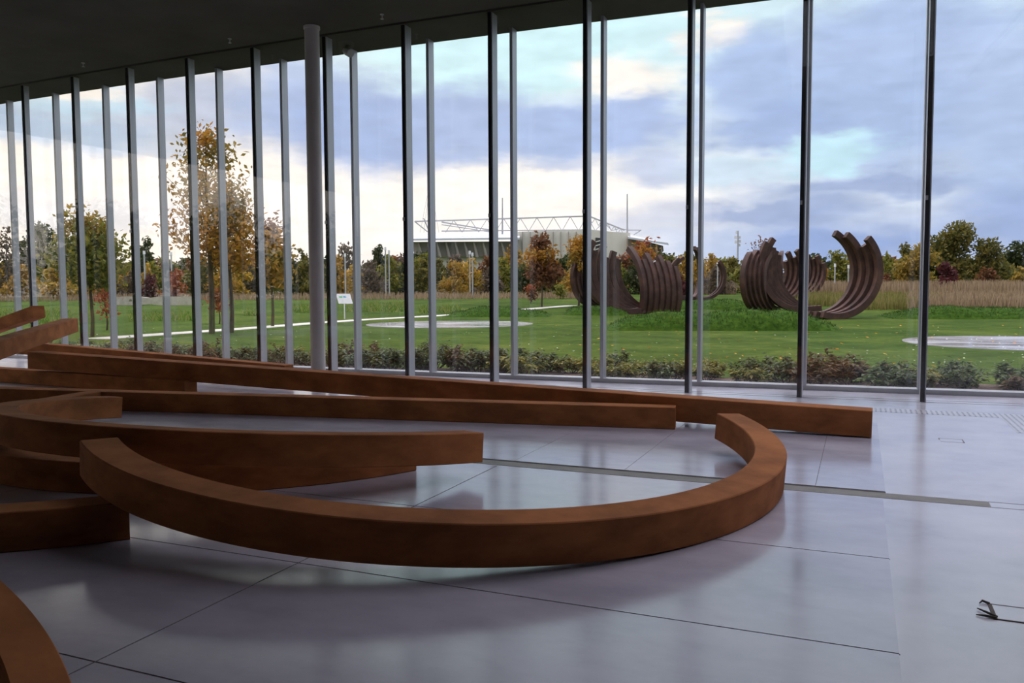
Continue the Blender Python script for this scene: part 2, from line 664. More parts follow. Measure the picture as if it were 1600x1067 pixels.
# the ceiling round an added, unseen rooflight that brightens steel tops and floor
for a_, b_ in (((XL - .3, YB - .3), (HX0, HY1)), ((HX1, YB - .3), (XR + .3, HY1)), ((HX0, YB - .3), (HX1, HY0))):
    tag(MB().box((a_[0], a_[1], CEIL), (b_[0], b_[1], CEIL + .35)).build('ceiling', M['ceiling']), kind='structure')
sof_in = [(x, y - 0.05) for x, y in pts_in]
sof_out = [(x, y + 0.22) for x, y in pts_out]
tag(MB().prism(sof_in + sof_out[::-1], CEIL - 0.01, CEIL + .35).build('ceiling', M['ceiling']), kind='structure')
tag(MB().prism([(x, y - .13) for x, y in pts_in] + [(x, y - .04) for x, y in pts_in[::-1]], CEIL + .06, CEIL + .3).build('trim_90', M['rubber_and_shade']), kind='structure')

# walls: plaster behind the viewer, glass ends
tag(MB().box((XL - .3, YB - .3, -.3), (XR + .3, YB, CEIL)).build('wall_back', M['wall']), kind='structure')

n_win = 1
w = MB().box((HX0 - .1, HY0 - .1, CEIL + .351), (HX1 + .1, HY1 + .1, CEIL + .365)).build('window_90', M['glass'])  # glazing of the invented rooflight, put in for light from above
tag(w, kind='structure')
MB().box(((HX0 + HX1) / 2 - .04, HY0, CEIL + .25), ((HX0 + HX1) / 2 + .04, HY1, CEIL + .35)).build('added_rooflight_bar', M['alu'], w)


def slab(mb, p, q, th, z0, z1):
    """upright pane between two plan points"""
    p, q = Vector((p[0], p[1], 0)), Vector((q[0], q[1], 0))
    d = (q - p).normalized()
    n = Vector((-d.y, d.x, 0)) * th
    a = [p, q, q + n, p + n]
    return mb.hexa([v + Vector((0, 0, z0)) for v in a] + [v + Vector((0, 0, z1)) for v in a])


for i in range(I0, I1):
    x, y = wall_at(i)
    x2, y2 = wall_at(i + 1)
    w = slab(MB(), (x, y - .03), (x2, y2 - .03), .012, 0.0, CEIL).build('window_%d' % n_win, M['glass'])
    tag(w, kind='structure')
    n_win += 1
    mu = MB().box((x, y, 0.0), (x + .075, y + .118 + .0145 * max(0, min(i, 6)), CEIL - 0.01)).build('mullion', M['alu'], w)
    MB().box((x + .002, y - .016, 0.0), (x + .058, y - .0005, CEIL - .01)).build('gasket_or_shade_cap', M['rubber_and_shade'], mu)  # gasket widened to a black cap, painting the mullion front's shade
    MB().box((x + .004, y - .045, 2.82), (x + .034, y - .0165, 2.88)).build('clamp', M['steelclip'], mu)
    xo, yo = outer_at(i)
    xo2, yo2 = outer_at(i + 1)
    w = slab(MB(), (xo, yo + .16), (xo2, yo2 + .16), .012, 0.07, CEIL).build('window_%d' % n_win, M['glass'])
    tag(w, kind='structure')
    n_win += 1
    mu = MB().box((xo, yo - .05 * max(0, min(i, 6)) / 6, 0.07), (xo + .055, yo + .15, CEIL - .01)).build('mullion', M['alu'], w)
    MB().box((xo + .015, yo + .1505, 0.07), (xo + .045, yo + .159, CEIL - .01)).build('gasket_or_shade_cap', M['rubber_and_shade'], mu)
# outer sill
trim(MB().prism([(x, y - .03) for x, y in pts_out] + [(x, y + .24) for x, y in pts_out[::-1]], -.15, .07), M['sill'])
# end walls of glass
tag(MB().box((XR, YB, -.3), (XR + .3, 15.2, CEIL)).build('wall_right', M['wall']), kind='structure')
for X, ys in ((XL, 12),):
    step = (13.3 - YB) / ys
    for k_ in range(ys):
        ya, yb = YB + step * k_, YB + step * (k_ + 1)
        w = MB().box((X, ya, 0), (X + .012, yb, CEIL)).build('window_%d' % n_win, M['glass'])
        tag(w, kind='structure')
        n_win += 1
        s_ = -1 if X < 0 else 1
        xx = (X - .13, X - .005) if X < 0 else (X + .017, X + .14)
        MB().box((xx[0], ya, 0), (xx[1], ya + .075, CEIL)).build('mullion', M['alu'], w)

# round column by the glass
col_o = MB().tube([(-8.9, 12.18, 0), (-8.9, 12.18, 0.02), (-8.9, 12.18, CEIL - .02), (-8.9, 12.18, CEIL)], .128, 40).build('column', M['column'], smooth=False)
for p in col_o.data.polygons:
    p.use_smooth = abs(p.normal.z) < .5
tag(col_o, kind='structure')
trim(MB().tube([(-8.9, 12.18, CEIL - .05), (-8.9, 12.18, CEIL - .001)], .142, 40), M['column'])

# ------------------------------------------------------------------ rusted steel pieces indoors
LIFT = PT + 0.001


def bar_mesh(frames, w, t, bev=0.007):
    """sweep a bevelled rectangle: frames are (outer top corner, radial-out unit, up unit)"""
    prof = [(-bev, 0), (0, -bev), (0, -t + bev), (-bev, -t), (-w + bev, -t), (-w, -t + bev), (-w, -bev), (-w + bev, 0)]
    vs, fs = [], []
    n = len(prof)
    for p, r, k in frames:
        for a, b in prof:
            vs.append(p + r * a + k * b)
    for i in range(len(frames) - 1):
        for j in range(n):
            fs.append((i * n + j, i * n + (j + 1) % n, (i + 1) * n + (j + 1) % n, (i + 1) * n + j))
    fs.append(tuple(reversed(range(n))))
    fs.append(tuple((len(frames) - 1) * n + j for j in range(n)))
    return vs, fs


def fix_normals(o):
    bm = bmesh.new()
    bm.from_mesh(o.data)
    bmesh.ops.recalc_face_normals(bm, faces=bm.faces)
    bm.to_mesh(o.data)
    bm.free()
    o.data.update()


def steel_arc(name, c, a, b, R, w, t, th0, th1, label, lift=LIFT):
    n = Vector((a, b, 1)).normalized()
    u = Vector((1, 0, -a)).normalized()
    v = n.cross(u)
    c = Vector(c) + Vector((0, 0, lift))
    steps = max(12, int(abs(th1 - th0) / 1.5))
    fr = []
    for i in range(steps + 1):
        th = math.radians(th0 + (th1 - th0) * i / steps)
        r = u * math.cos(th) + v * math.sin(th)
        fr.append((c + r * R, r, n))
    vs, fs = bar_mesh(fr, w, t)
    o = link(name, vs, fs, M['corten'])
    fix_normals(o)
    return tag(o, label, 'steel sculpture', 'fallen rusted steel arcs and bars')


def steel_bar(name, P, d, h, k, L_, s, label, lift=LIFT):
    """P: upper front corner of one end; d along, h away from the viewer, k up"""
    P = Vector(P) + Vector((0, 0, lift))
    fr = [(P + d * (L_ * i / 8), -h, k) for i in range(9)]
    vs, fs = bar_mesh(fr, s, s)
    o = link(name, vs, fs, M['corten'])
    fix_normals(o)
    return tag(o, label, 'steel sculpture', 'fallen rusted steel arcs and bars')


def bar_dirs(az, el, ro=0.0, flip=1):
    d = Vector((math.cos(az) * math.cos(el), math.sin(az) * math.cos(el), math.sin(el)))
    h = Vector((-math.sin(az), math.cos(az), 0))
    k = d.cross(h)
    if k.z < 0:
        k = -k
    h2, k2 = h * math.cos(ro) + k * math.sin(ro), -h * math.sin(ro) + k * math.cos(ro)
    return d, h2 * flip, k2


steel_arc('steel_arc', (-3.4278, 6.5606, .5056), .0804, -.0304, 2.934, .2495, .2552, -122.8, 36.6,
          'large rusted steel arc in the foreground, open towards the windows, lying tilted on the floor')
steel_arc('steel_arc', (-5.5755, 7.2509, .3142), .0072, .1009, 2.8455, .25, .25, 179.3, 339.6,
          'rusted steel arc behind the foreground arc, its blunt right end hanging above the floor')
steel_arc('steel_arc', (-6.2414, 7.4148, .25), 0, 0, 2.85, .25, .25, -140, -22.2,
          'dark rusted steel arc lying flat on the floor underneath the second arc')
steel_arc('steel_arc', (-6.6, 5.69, .255), 0, 0, 2.93, .25, .25, -125, -38.6,
          'low rusted steel arc at left on which the left end of the foreground arc rests', 0.0)
k5 = .77
steel_arc('steel_arc', (-4.5416 * k5, .0342 * k5, 1.6 - 1.2008 * k5), .297, .0706, 2.9 * k5, .25 * k5, .25 * k5, 56, 150,
          'rusted steel arc cut off by the bottom left corner of the photo', 0.0)
# straight bars
d, h, k = bar_dirs(3.1244, .0215)
steel_bar('steel_bar', (.1443, 9.80, .292), d, h, k, 13.25, .285, 'longest straight rusted steel bar, running in front of the windows to the far right')
P, Q = gz(1055, 637.6, .25), gz(200, 613.6, .25)
az = math.atan2(Q.y - P.y, Q.x - P.x)
d, h, k = bar_dirs(az, 0)
if h.y < 0:
    h = -h
steel_bar('steel_bar', P, d, h, k, 11.0, .25, 'straight rusted steel bar with square end, lying just in front of the longest bar')
P, Q = gz(288, 595, .24), gz(0, 576.3, .24)
d, h, k = bar_dirs(math.atan2(Q.y - P.y, Q.x - P.x), 0)
if h.y < 0:
    h = -h
steel_bar('steel_bar', P, d, h, k, 7.0, .24, 'short dark steel bar on the floor propping up the longest bar at left')
P, Q = gd(444.6, 571.5, 14.5), gd(75, 538.5, 16.6)
dv = Q - P
d, h, k = bar_dirs(math.atan2(dv.y, dv.x), math.atan2(dv.z, math.hypot(dv.x, dv.y)))
if h.y < 0:
    h = -h
steel_bar('steel_bar', P, d, h, k, 9.0, .25, 'rearmost rusted steel bar, nearest to the windows and left of the round column')
d, h, k = bar_dirs(5.389, -.036, .0184, -1)
steel_bar('steel_bar', (-13.3571, 10.9581, 1.1109), d, h, k, 4.6, .25, 'lower of the two raised steel bars at the left edge, pointing at the windows')
d, h, k = bar_dirs(2.9855, -.2006, .0219)
steel_bar('steel_bar', (-15.6564, 12.0549, 1.3113), d, h, k, 5.6, .25, 'upper of the two raised steel bars at the left edge, slanting up to the right')
P, Q = gz(160, 612, .25), gz(109.6, 620.4, .25)
d, h, k = bar_dirs(math.atan2(Q.y - P.y, Q.x - P.x), 0)
if h.x > 0:
    h = -h
steel_bar('steel_bar', P, d, h, k, 2.4, .25, 'short steel bar end between the second arc and the straight bar behind it')

# ------------------------------------------------------------------ small things indoors
spot = empty('spotlight', (-8.95, 13.36, CEIL))
tag(spot, 'small grey swivelling spotlight under the ceiling right of the round column', 'spotlight')
MB().tube([(-8.95, 13.36, CEIL - .012), (-8.95, 13.36, CEIL - .035)], .045, 16).build('base', M['blackmetal'], spot)
mb = MB()
mb.tube([(-8.95, 13.36, CEIL - .035), (-8.95, 13.36, CEIL - .10)], .02, 10)
mb.build('bracket', M['blackmetal'], spot)
MB().tube([(-9.05, 13.40, CEIL - .07), (-8.98, 13.37, CEIL - .11), (-8.86, 13.30, CEIL - .17), (-8.85, 13.295, CEIL - .175)], [.05, .075, .08, .07], 18).build('lamp_head', M['pole'], spot)

for (px, py), lab in (((130, 98), 'sprinkler head on the dark ceiling above the leftmost windows'),
                      ((359, 60), 'sprinkler head on the dark ceiling left of the round column'),
                      ((597, 22), 'sprinkler head on the dark ceiling right of the round column')):
    p = gz(px, py, CEIL)
    sp = empty('sprinkler', p)
    tag(sp, lab, 'sprinkler', 'ceiling sprinklers')
    MB().tube([p + Vector((0, 0, -.001)), p + Vector((0, 0, -.012))], .035, 14).build('escutcheon', M['pole'], sp)
    mb = MB().tube([p + Vector((0, 0, -.012)), p + Vector((0, 0, -.075))], .012, 8)
    mb.tube([p + Vector((0, 0, -.075)), p + Vector((0, 0, -.082))], .028, 12)
    mb.build('nozzle', M['pole'], sp)

# floor sockets let into the floor
fb = empty('floor_socket', (0.9, 9.7, 0))
tag(fb, 'small closed floor socket in the pale floor near the perforated strip', 'floor socket')
MB().box((.80, 9.61, 0), (1.01, 9.80, .002)).build('lid', M['floor'], fb)
mb = MB()
mb.box((.79, 9.80, 0), (1.02, 9.81, .0025))
mb.box((1.01, 9.60, 0), (1.02, 9.80, .0025))
mb.box((.79, 9.74, 0), (.80, 9.80, .0025))
mb.build('frame', M['seam_and_shadow'], fb)
fb = empty('floor_socket', (.75, 4.6, 0))
tag(fb, 'floor socket with frayed cable ends at the lower right edge of the floor', 'floor socket')
MB().box((.635, 4.505, 0), (1.05, 4.70, .003)).build('lid', M['floor'], fb)
mb = MB()
mb.box((.625, 4.70, 0), (1.06, 4.709, .004))
mb.box((.622, 4.495, 0), (1.06, 4.505, .004))
mb.box((.622, 4.495, 0), (.640, 4.709, .005))
mb.build('frame', M['seam_and_shadow'], fb)
for pts in (((.64, 4.52, .006), (.60, 4.55, .012), (.565, 4.60, .009)), ((.635, 4.505, .006), (.59, 4.505, .01), (.55, 4.515, .006)), ((.63, 4.70, .006), (.60, 4.715, .012), (.585, 4.69, .006))):
    MB().tube(pts, [.007, .006, .003], 6).build('cable_end', M['seam_and_shadow'], fb)

# ------------------------------------------------------------------ terrain outside
def build_lawn():
    n1, n2 = 120, 90
    vs, fs = [], []
    rx, ry = Vector((.921, .389)), Vector((-.389, .921))
    for j in range(n2 + 1):
        v = -80 + (j / n2) ** 1.6 * 620 if j else -80
        for i in range(n1 + 1):
            u = -320 + 640 * i / n1
            p = rx * u + ry * v
            vs.append((p.x, p.y, ground_t(p.x, p.y)))
    for j in range(n2):
        for i in range(n1):
            a = j * (n1 + 1) + i
            fs.append((a, a + 1, a + n1 + 2, a + n1 + 1))
    o = link('lawn', vs, fs, M['lawn'])
    return tag(o, 'wide mown green lawn outside the glass', 'lawn', kind='structure')


build_lawn()
# planting bed along the glass
bed = [(x, y + .25) for x, y in pts_out]
bo = [(x, y + 2.15 + .25 * math.sin(x * .9) + .15 * math.sin(x * 2.3)) for x, y in pts_out]
o = MB().prism(bed + bo[::-1], -.2, -.06).build('planting_bed', M['soil'])
tag(o, 'strip of brown mulch between the glass and the lawn', 'planting bed', kind='structure')


def mound(name, px0, px1, ybase, h, depth, label, seedv, squash=1.0):
    a, b = on_lawn(px0, ybase), on_lawn(px1, ybase)
    dv = (b - a)
    L_ = dv.length
    e = dv.normalized()
    f = Vector((-e.y, e.x, 0))
    nu, nv = 60, 22
    vs, fs = [], []
    r = random.Random(seedv)
    ph = [r.uniform(0, 6.28) for _ in range(6)]
    for j in range(nv + 1):
        for i in range(nu + 1):
            s, t = i / nu, j / nv
            pr = (max(0, 1 - abs(2 * s - 1) ** 3.0)) ** .8 * (max(0, 1 - abs(2 * t - 1) ** 2.4)) ** .9
            wob = 1 + .13 * math.sin(9 * s + ph[0]) + .09 * math.sin(23 * s + ph[1] + 4 * t) + .05 * math.sin(47 * s + 9 * t + ph[2])
            p = a + e * (L_ * s) + f * (depth * t)
            vs.append((p.x, p.y, ground_t(p.x, p.y) - .03 + h * pr * wob))
    for j in range(nv):
        for i in range(nu):
            q = j * (nu + 1) + i
            fs.append((q, q + 1, q + nu + 2, q + nu + 1))
    root = link(name, vs, fs, M['mound'], smooth=True)
    tag(root, label, 'mound')
    # taller grass on it
    n = int(260 * L_)
    gv, gf = [], []
    for _ in range(n):
        i, j = r.randrange(nu), r.randrange(1, nv - 1)
        p = Vector(vs[j * (nu + 1) + i]) + e * r.uniform(-.1, .1) * 1.5 + f * r.uniform(-.1, .1)
        hh = r.uniform(.05, .16) * (1 if vs[j * (nu + 1) + i][2] - ground_t(p.x, p.y) > .12 else .4)
        th = r.uniform(0, 6.28)
        w_ = Vector((math.cos(th), math.sin(th), 0)) * .018
        q = len(gv)
        gv += [p - w_, p + w_, p + Vector((r.uniform(-.07, .07), r.uniform(-.07, .07), hh))]
        gf.append((q, q + 1, q + 2))
    g = link('grass_blades', gv, gf, M['blades'], root)
    g['kind'] = 'stuff'
    return root


M['blades'] = leaf_mat('grass_blade', [rgb(.02, .055, .006), rgb(.04, .09, .010), rgb(.075, .135, .018)])
mound('grass_mound', 948, 1325, 517, .80, 3.2, 'long low green grass mound in front of the outdoor steel arcs', 1)
mound('grass_mound', 1395, 1760, 499, .62, 4.0, 'long green grass mound at right beyond the round wet slab', 2)
mound('grass_mound', 880, 985, 493, .55, 3.5, 'short grass mound left of the long mound, below the leftmost steel arcs', 3)
mound('grass_mound', 1035, 1190, 484, .62, 4.0, 'grass mound partly hidden behind the long one, between the two clusters of arcs', 4)
mound('grass_mound', 690, 860, 496, .50, 4.0, 'dark low grass mound behind the left round wet slab', 5)


def disc(cx, cy, r, label):
    n = 72
    ring = [(cx + r * math.cos(2 * math.pi * i / n), cy + r * math.sin(2 * math.pi * i / n)) for i in range(n)]
    o = MB().prism(ring, -.16, -.075).build('round_slab', M['wet'])
    tag(o, label, 'concrete slab', 'round wet concrete slabs in the lawn')


disc(-18.9, 36.8, 4.15, 'round wet concrete slab in the lawn at centre left, shining white')
disc(5.0, 29.4, 3.75, 'round wet concrete slab in the lawn at far right, bluish grey')

path_px = [(150, 530), (213, 525.5), (300, 519.5), (417, 511.2), (500, 504.5), (566, 500), (640, 496), (720, 491.5), (790, 486.5), (850, 481), (895, 477.5)]
pp = [on_lawn(x, y) for x, y in path_px]
mb = MB()
L_, R_ = [], []
for i, p in enumerate(pp):
    d = (pp[min(i + 1, len(pp) - 1)] - pp[max(i - 1, 0)]).normalized()
    nrm = Vector((-d.y, d.x, 0)) * .62
    L_.append(p + nrm)
    R_.append(p - nrm)
for i in range(len(pp) - 1):
    mb.hexa([L_[i] + Vector((0, 0, -.1)), R_[i] + Vector((0, 0, -.1)), R_[i + 1] + Vector((0, 0, -.1)), L_[i + 1] + Vector((0, 0, -.1)),
             L_[i] + Vector((0, 0, .025)), R_[i] + Vector((0, 0, .025)), R_[i + 1] + Vector((0, 0, .025)), L_[i + 1] + Vector((0, 0, .025))])
tag(mb.build('garden_path', M['path']), 'narrow pale concrete path crossing the lawn', 'path', kind='structure')


def low_wall(px0, px1, ytop, ybot, holes, label):
    a, b = on_lawn(px0, ybot), on_lawn(px1, ybot)
    dep = (a - EYE_P).dot(AX_F)
    h = (ybot - ytop) / F_PX * dep
    e = (b - a).normalized()
    f = Vector((-e.y, e.x, 0))
    L_ = (b - a).length
    # plate with real round holes
    bm = bmesh.new()
    cx = sorted(hx * L_ for hx in holes)
    cuts = [0] + [(cx[i] + cx[i + 1]) / 2 for i in range(len(cx) - 1)] + [L_]
    rr, n = h * .2, 20
    for i, c0 in enumerate(cx):
        outer, inner = [], []
        x0, x1 = cuts[i], cuts[i + 1]
        for q in range(n):
            th = 2 * math.pi * (q + .5) / n
            dx, dz = math.cos(th), math.sin(th)
            tx = ((x1 - c0) if dx > 0 else (c0 - x0)) / max(1e-6, abs(dx))
            tz = (h / 2) / max(1e-6, abs(dz))
            t = min(tx, tz)
            outer.append((c0 + dx * t, h / 2 + dz * t))
            inner.append((c0 + dx * rr, h / 2 + dz * rr))
        fr = [[bm.verts.new(a + e * x + Vector((0, 0, z)) + f * y) for x, z in ring] for ring in (outer, inner) for y in (0, .35)]
        for q in range(n):
            w = (q + 1) % n
            bm.faces.new((fr[0][q], fr[0][w], fr[2][w], fr[2][q]))
            bm.faces.new((fr[1][q], fr[3][q], fr[3][w], fr[1][w]))
            bm.faces.new((fr[2][q], fr[2][w], fr[3][w], fr[3][q]))
            bm.faces.new((fr[0][q], fr[1][q], fr[1][w], fr[0][w]))
    me = bpy.data.meshes.new('concrete_wall')
    bmesh.ops.recalc_face_normals(bm, faces=bm.faces)
    bm.to_mesh(me)
    bm.free()
    me.materials.append(M['concrete'])
    o = bpy.data.objects.new('concrete_wall', me)
    COL.objects.link(o)
    # square corners left open by the fan
    mbx = [a, b]
    for x0, x1 in ((0, .25), (L_ - .25, L_)):
        pass
    return tag(o, label, 'concrete wall')


low_wall(172, 302, 463.5, 477, [.25, .70], 'low pale concrete wall with a round hole, on the lawn at left')
low_wall(644, 711, 452, 461, [.18, .42, .85], 'low pale concrete wall with small round holes, on the lawn at centre')

# information board
b0 = on_lawn(538.5, 498.5)
sg = empty('information_board', b0)
tag(sg, 'white slanted information board on a thin post on the lawn', 'sign')
dep = (b0 - EYE_P).dot(AX_F)
mpx = dep / F_PX
er = Vector((.921, .389, 0))
fw = Vector((-.389, .921, 0))
top = b0 + Vector((0, 0, (498.5 - 475) * mpx))
MB().tube([b0 - Vector((0, 0, .1)), top], .035, 10).build('post', M['white'], sg)
W_, H_ = 22 * mpx, 15.5 * mpx
c0 = top + Vector((0, 0, .02))
sk = -er * (5.5 * mpx)
lean = fw * .25
bl, br = c0 - er * (W_ * .40), c0 + er * (W_ * .60)
tl, tr_ = bl + sk * 1.05 + lean + Vector((0, 0, H_)), br + sk * 1.05 + lean + Vector((0, 0, H_))
nn = fw * .03
MB().hexa([bl, br, br + nn, bl + nn, tl, tr_, tr_ + nn, tl + nn]).build('panel', M['white'], sg)


board_panel = sg.children[-1] if sg.children[-1].name.startswith('panel') else [c for c in sg.children if c.name.startswith('panel')][0]


def on_panel(u0, u1, v0, v1, name, mat):
    def P_(u, v):
        return bl + (br - bl) * u + (tl - bl) * v - fw * .006
    return MB().hexa([P_(u0, v0), P_(u1, v0), P_(u1, v0) + fw * .004, P_(u0, v0) + fw * .004, P_(u0, v1), P_(u1, v1), P_(u1, v1) + fw * .004, P_(u0, v1) + fw * .004]).build(name, mat, board_panel)


on_panel(.16, .40, .60, .76, 'green_print', noise_mat('green_print', rgb(.10, .45, .16), rgb(.2, .6, .3), 5, .6))
on_panel(.46, .66, .60, .78, 'blue_print', noise_mat('blue_print', rgb(.08, .3, .5), rgb(.2, .5, .65), 5, .6))

# ------------------------------------------------------------------ outdoor steel arcs
def arc_group(px, py, arcs, label, sec=.36):
    """arcs: (right shift, away shift, R, plane yaw deg, lean, from deg, to deg)"""
    base = on_lawn(px, py)
    root = empty('arc_sculpture', base)
    tag(root, label, 'steel sculpture', 'rusted steel arc sculptures on the lawn')
    for sx, sd, R, phi, lean_, a0, a1, *zc in arcs:
        p = math.radians(phi)
        e = er * math.cos(p) + fw * math.sin(p)
        n = -er * math.sin(p) + fw * math.cos(p)
        up = (Vector((0, 0, 1)) + n * lean_).normalized()
        c = base + er * sx + fw * sd
        c = Vector((c.x, c.y, ground_t(c.x, c.y) + (zc[0] if zc else R - .03)))
        st = max(10, int(abs(a1 - a0) / 4))
        fr = []
        for i in range(st + 1):
            th = math.radians(a0 + (a1 - a0) * i / st)
            r = e * math.cos(th) + up * math.sin(th)
            fr.append((c + r * R - n * sec / 2, r, n))
        vs, fs = bar_mesh([(q - n * 0 + n * 0, r, -k) for q, r, k in fr], sec, sec, .012)
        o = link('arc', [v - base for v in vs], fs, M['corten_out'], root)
        fix_normals(o)
    return root


S = lambda n, f: [f(i) for i in range(n)]
arc_group(1303, 499, S(4, lambda i: (-.26 * i + .05, .40 * i, 2.72 - .02 * i, 8, 0.02, -108, [44, 34, 54, 60][i])),
          'tall rusted crescent of stacked steel arcs, rightmost on the lawn, open to the left')
arc_group(1252, 487, S(5, lambda i: (.36 * i - .1, .30 * i, 3.05, 12, 0.0, 278, [149, 143, 156, 160, 166][i])),
          'rusted steel arcs sweeping up to the left in the middle of the right cluster')
arc_group(1186, 487, S(5, lambda i: (.34 * i - .1, .10 * i, 2.15, 46, .0, 278, [124, 116, 120, 110, 104][i])),
          'rusted steel arcs forming the left flank of the right cluster, bulging left')
arc_group(1212, 476, S(5, lambda i: (-.30 * i + .3, .34 * i, 2.75, 16, 0.0, -98, [34, 40, 26, 36, 18][i])),
          'rusted steel arcs rising to the right, seen inside the right cluster')
arc_group(1246, 468, S(4, lambda i: (-.28 * i + .2, .4 * i, 2.85, 16, 0.0, -95, [14, 30, 24, 32][i])),
          'small rusted steel arcs just left of the tall crescent, bulging right')
arc_group(1215, 470, S(3, lambda i: (.45 * i - .3, .4 * i, 2.3, 70, 0.0, 200, [105, 112, 98][i])),
          'short upright ends of steel arcs at the back of the right cluster', .3)
arc_group(994, 491, S(6, lambda i: (.42 * i - .5, .30 * i, 3.0, 16, 0.0, 284, [146, 160, 152, 168, 160, 170][i])),
          'rusted steel arcs sweeping up to the left in the middle of the left cluster')
arc_group(1001, 488, S(7, lambda i: (.385 * i - 2.05, .9 + .10 * i, 3.8, -58, 0.0, -22, [54, 36, 44, 33, 41, 34, 28][i], 1.2)),
          'upright bundle of rusted steel arcs, frontmost of the left cluster')
arc_group(926, 477, S(5, lambda i: (.34 * i - .2, .1 * i, 2.25, 44, 0.0, 276, [122, 116, 108, 112, 104][i])),
          'leftmost bundle of rusted steel arcs, bulging left, partly behind a window post')
arc_group(1074, 469, S(2, lambda i: (.35 * i, .4 * i, 2.15, 20, 0.0, 285, [118, 112][i])),
          'two slender steel arcs behind the left cluster, open to the right', .3)
arc_group(1082, 468, S(3, lambda i: (.2 * i, .3 * i, 2.6, 62, 0.0, -95, [82, 74, 66][i])),
          'dark upright steel arcs seen edge on behind a window post between the clusters', .34)
arc_group(1099, 469, S(2, lambda i: (.0 - .12 * i, .4 * i, 2.25, 10, 0.0, -100, [44, 36][i])),
          'two slender steel arcs between the clusters, open to the left', .3)

# ------------------------------------------------------------------ plants
def leaf_cloud(blobs, count, size, r, flat=0.6, shell=0.5):
    """leaf quads filling ellipsoids (centre, radii)"""
    vol = np.array([b[1][0] * b[1][1] * b[1][2] for b in blobs]) ** (2 / 3)
    pr = vol / vol.sum()
    idx = r.choice(len(blobs), count, p=pr)
    C = np.array([b[0] for b in blobs])[idx]
    RR = np.array([b[1] for b in blobs])[idx]
    d = r.normal(size=(count, 3))
    d /= np.linalg.norm(d, axis=1)[:, None]
    rad = (shell + (1 - shell) * r.random(count)) ** (1 / 1.4)
    P = C + RR * d * rad[:, None]
    return leaves_at(P, size, r)


def leaves_at(P, size, r):
    n = len(P)
    a = r.normal(size=(n, 3))
    a /= np.linalg.norm(a, axis=1)[:, None]
    b = np.cross(a, r.normal(size=(n, 3)))
    b /= np.linalg.norm(b, axis=1)[:, None] + 1e-9
    s = size * (.6 + .8 * r.random(n))[:, None]
    V = np.empty((n, 4, 3))
    V[:, 0] = P - a * s
    V[:, 1] = P + b * s * .5
    V[:, 2] = P + a * s
    V[:, 3] = P - b * s * .5
    return V.reshape(-1, 3)


def quad_obj(name, V, mat, parent=None):
    n = len(V) // 4
    me = bpy.data.meshes.new(name)
    me.vertices.add(len(V))
    me.vertices.foreach_set('co', V.astype(np.float32).ravel())
    me.loops.add(4 * n)
    me.loops.foreach_set('vertex_index', np.arange(4 * n, dtype=np.int32))
    me.polygons.add(n)
    me.polygons.foreach_set('loop_start', np.arange(0, 4 * n, 4, dtype=np.int32))
    me.polygons.foreach_set('loop_total', np.full(n, 4, dtype=np.int32))
    me.update()
    me.validate()
    me.materials.append(mat)
    o = bpy.data.objects.new(name, me)
    COL.objects.link(o)
    if parent:
        o.parent = parent
    return o


PAL = {
    'dark': ['#222c18', '#2f3a1c', '#3d4622', '#4d4f28'],
    'olive': ['#3c431f', '#51532a', '#67622e', '#7a6c34'],
    'yellow': ['#6b6426', '#8a782c', '#a68632', '#b8903a'],
    'orange': ['#6d4a22', '#8d5c26', '#a8702c', '#86682e'],
    'rust': ['#4f3424', '#68442c', '#785032', '#5a4230'],
    'maroon': ['#42202a', '#542a2e', '#603230', '#4c2a28'],
    'brown': ['#4a3e34', '#5a4e42', '#6a5e50', '#524a3c'],
    'gold': ['#5d5626', '#76682a', '#8e7630', '#9c8034'],
    'oak': ['#6a5e2a', '#8e7430', '#a87e34', '#847636'],
    'oakorange': ['#7d5c22', '#9a7028', '#b07c2e', '#86702e'],
    'greenyellow': ['#4c5526', '#60662a', '#787630', '#8a8038'],
    'red': ['#6e3a26', '#88462a', '#985630', '#704430'],
    'pinkbrown': ['#6a5044', '#826458', '#765a50', '#8c7060'],
}
LM = {kk: leaf_mat('leaves_' + kk, v) for kk, v in PAL.items()}


def bg_tree(px, ytop, wpx, dep, pal, label, cat='tree', name='autumn_tree', group=None, low=.18, dens=1.0, leaf=1.0, ybase=None):
    """distant tree or bush: stem with limbs and a crown of leaves"""
    b = at_depth(px, dep)
    ztop = gd(px, ytop, dep).z
    H = max(.8, ztop - b.z)
    W = wpx / F_PX * dep
    r = np.random.default_rng(int(px * 7 + ytop * 13 + dep))
    root = empty(name, b)
    tag(root, label, cat, group)
    mb = MB()
    tr = max(.05, H * .018)
    mb.tube([(0, 0, -.2), (0, 0, H * .45), (W * .03, 0, H * .85)], [tr, tr * .7, tr * .15], 6)
    for k_ in range(5):
        th = r.uniform(0, 6.28)
        z0 = H * r.uniform(.2, .55)
        mb.tube([(0, 0, z0), (math.cos(th) * W * .3, math.sin(th) * W * .3, z0 + H * .25)], [tr * .5, tr * .1], 5)
    link('trunk', mb.v, mb.f, M['bark'], root)
    blobs = []
    nb = 9
    for k_ in range(nb):
        t = k_ / (nb - 1)
        z = H * (low + (.94 - low) * t)
        env = (1 - .72 * t ** 2.6) * (.82 + .18 * min(1, 4 * t))
        rr = W * .5 * env
        th = r.uniform(0, 6.28)
        off = rr * .42
        br = max(.15 * W, rr * .72)
        bz = min(H * .2, br)
        blobs.append(((math.cos(th) * off, math.sin(th) * off, min(z, H - bz * .8)), (br, br, bz)))
    size = .0025 * dep * leaf
    cnt = int(dens * 3.6 * (W * H) / (size * size))
    cnt = min(max(cnt, 300), 9000)
    quad_obj('foliage', leaf_cloud(blobs, cnt, size, r, shell=.15), LM[pal], root)
    return root


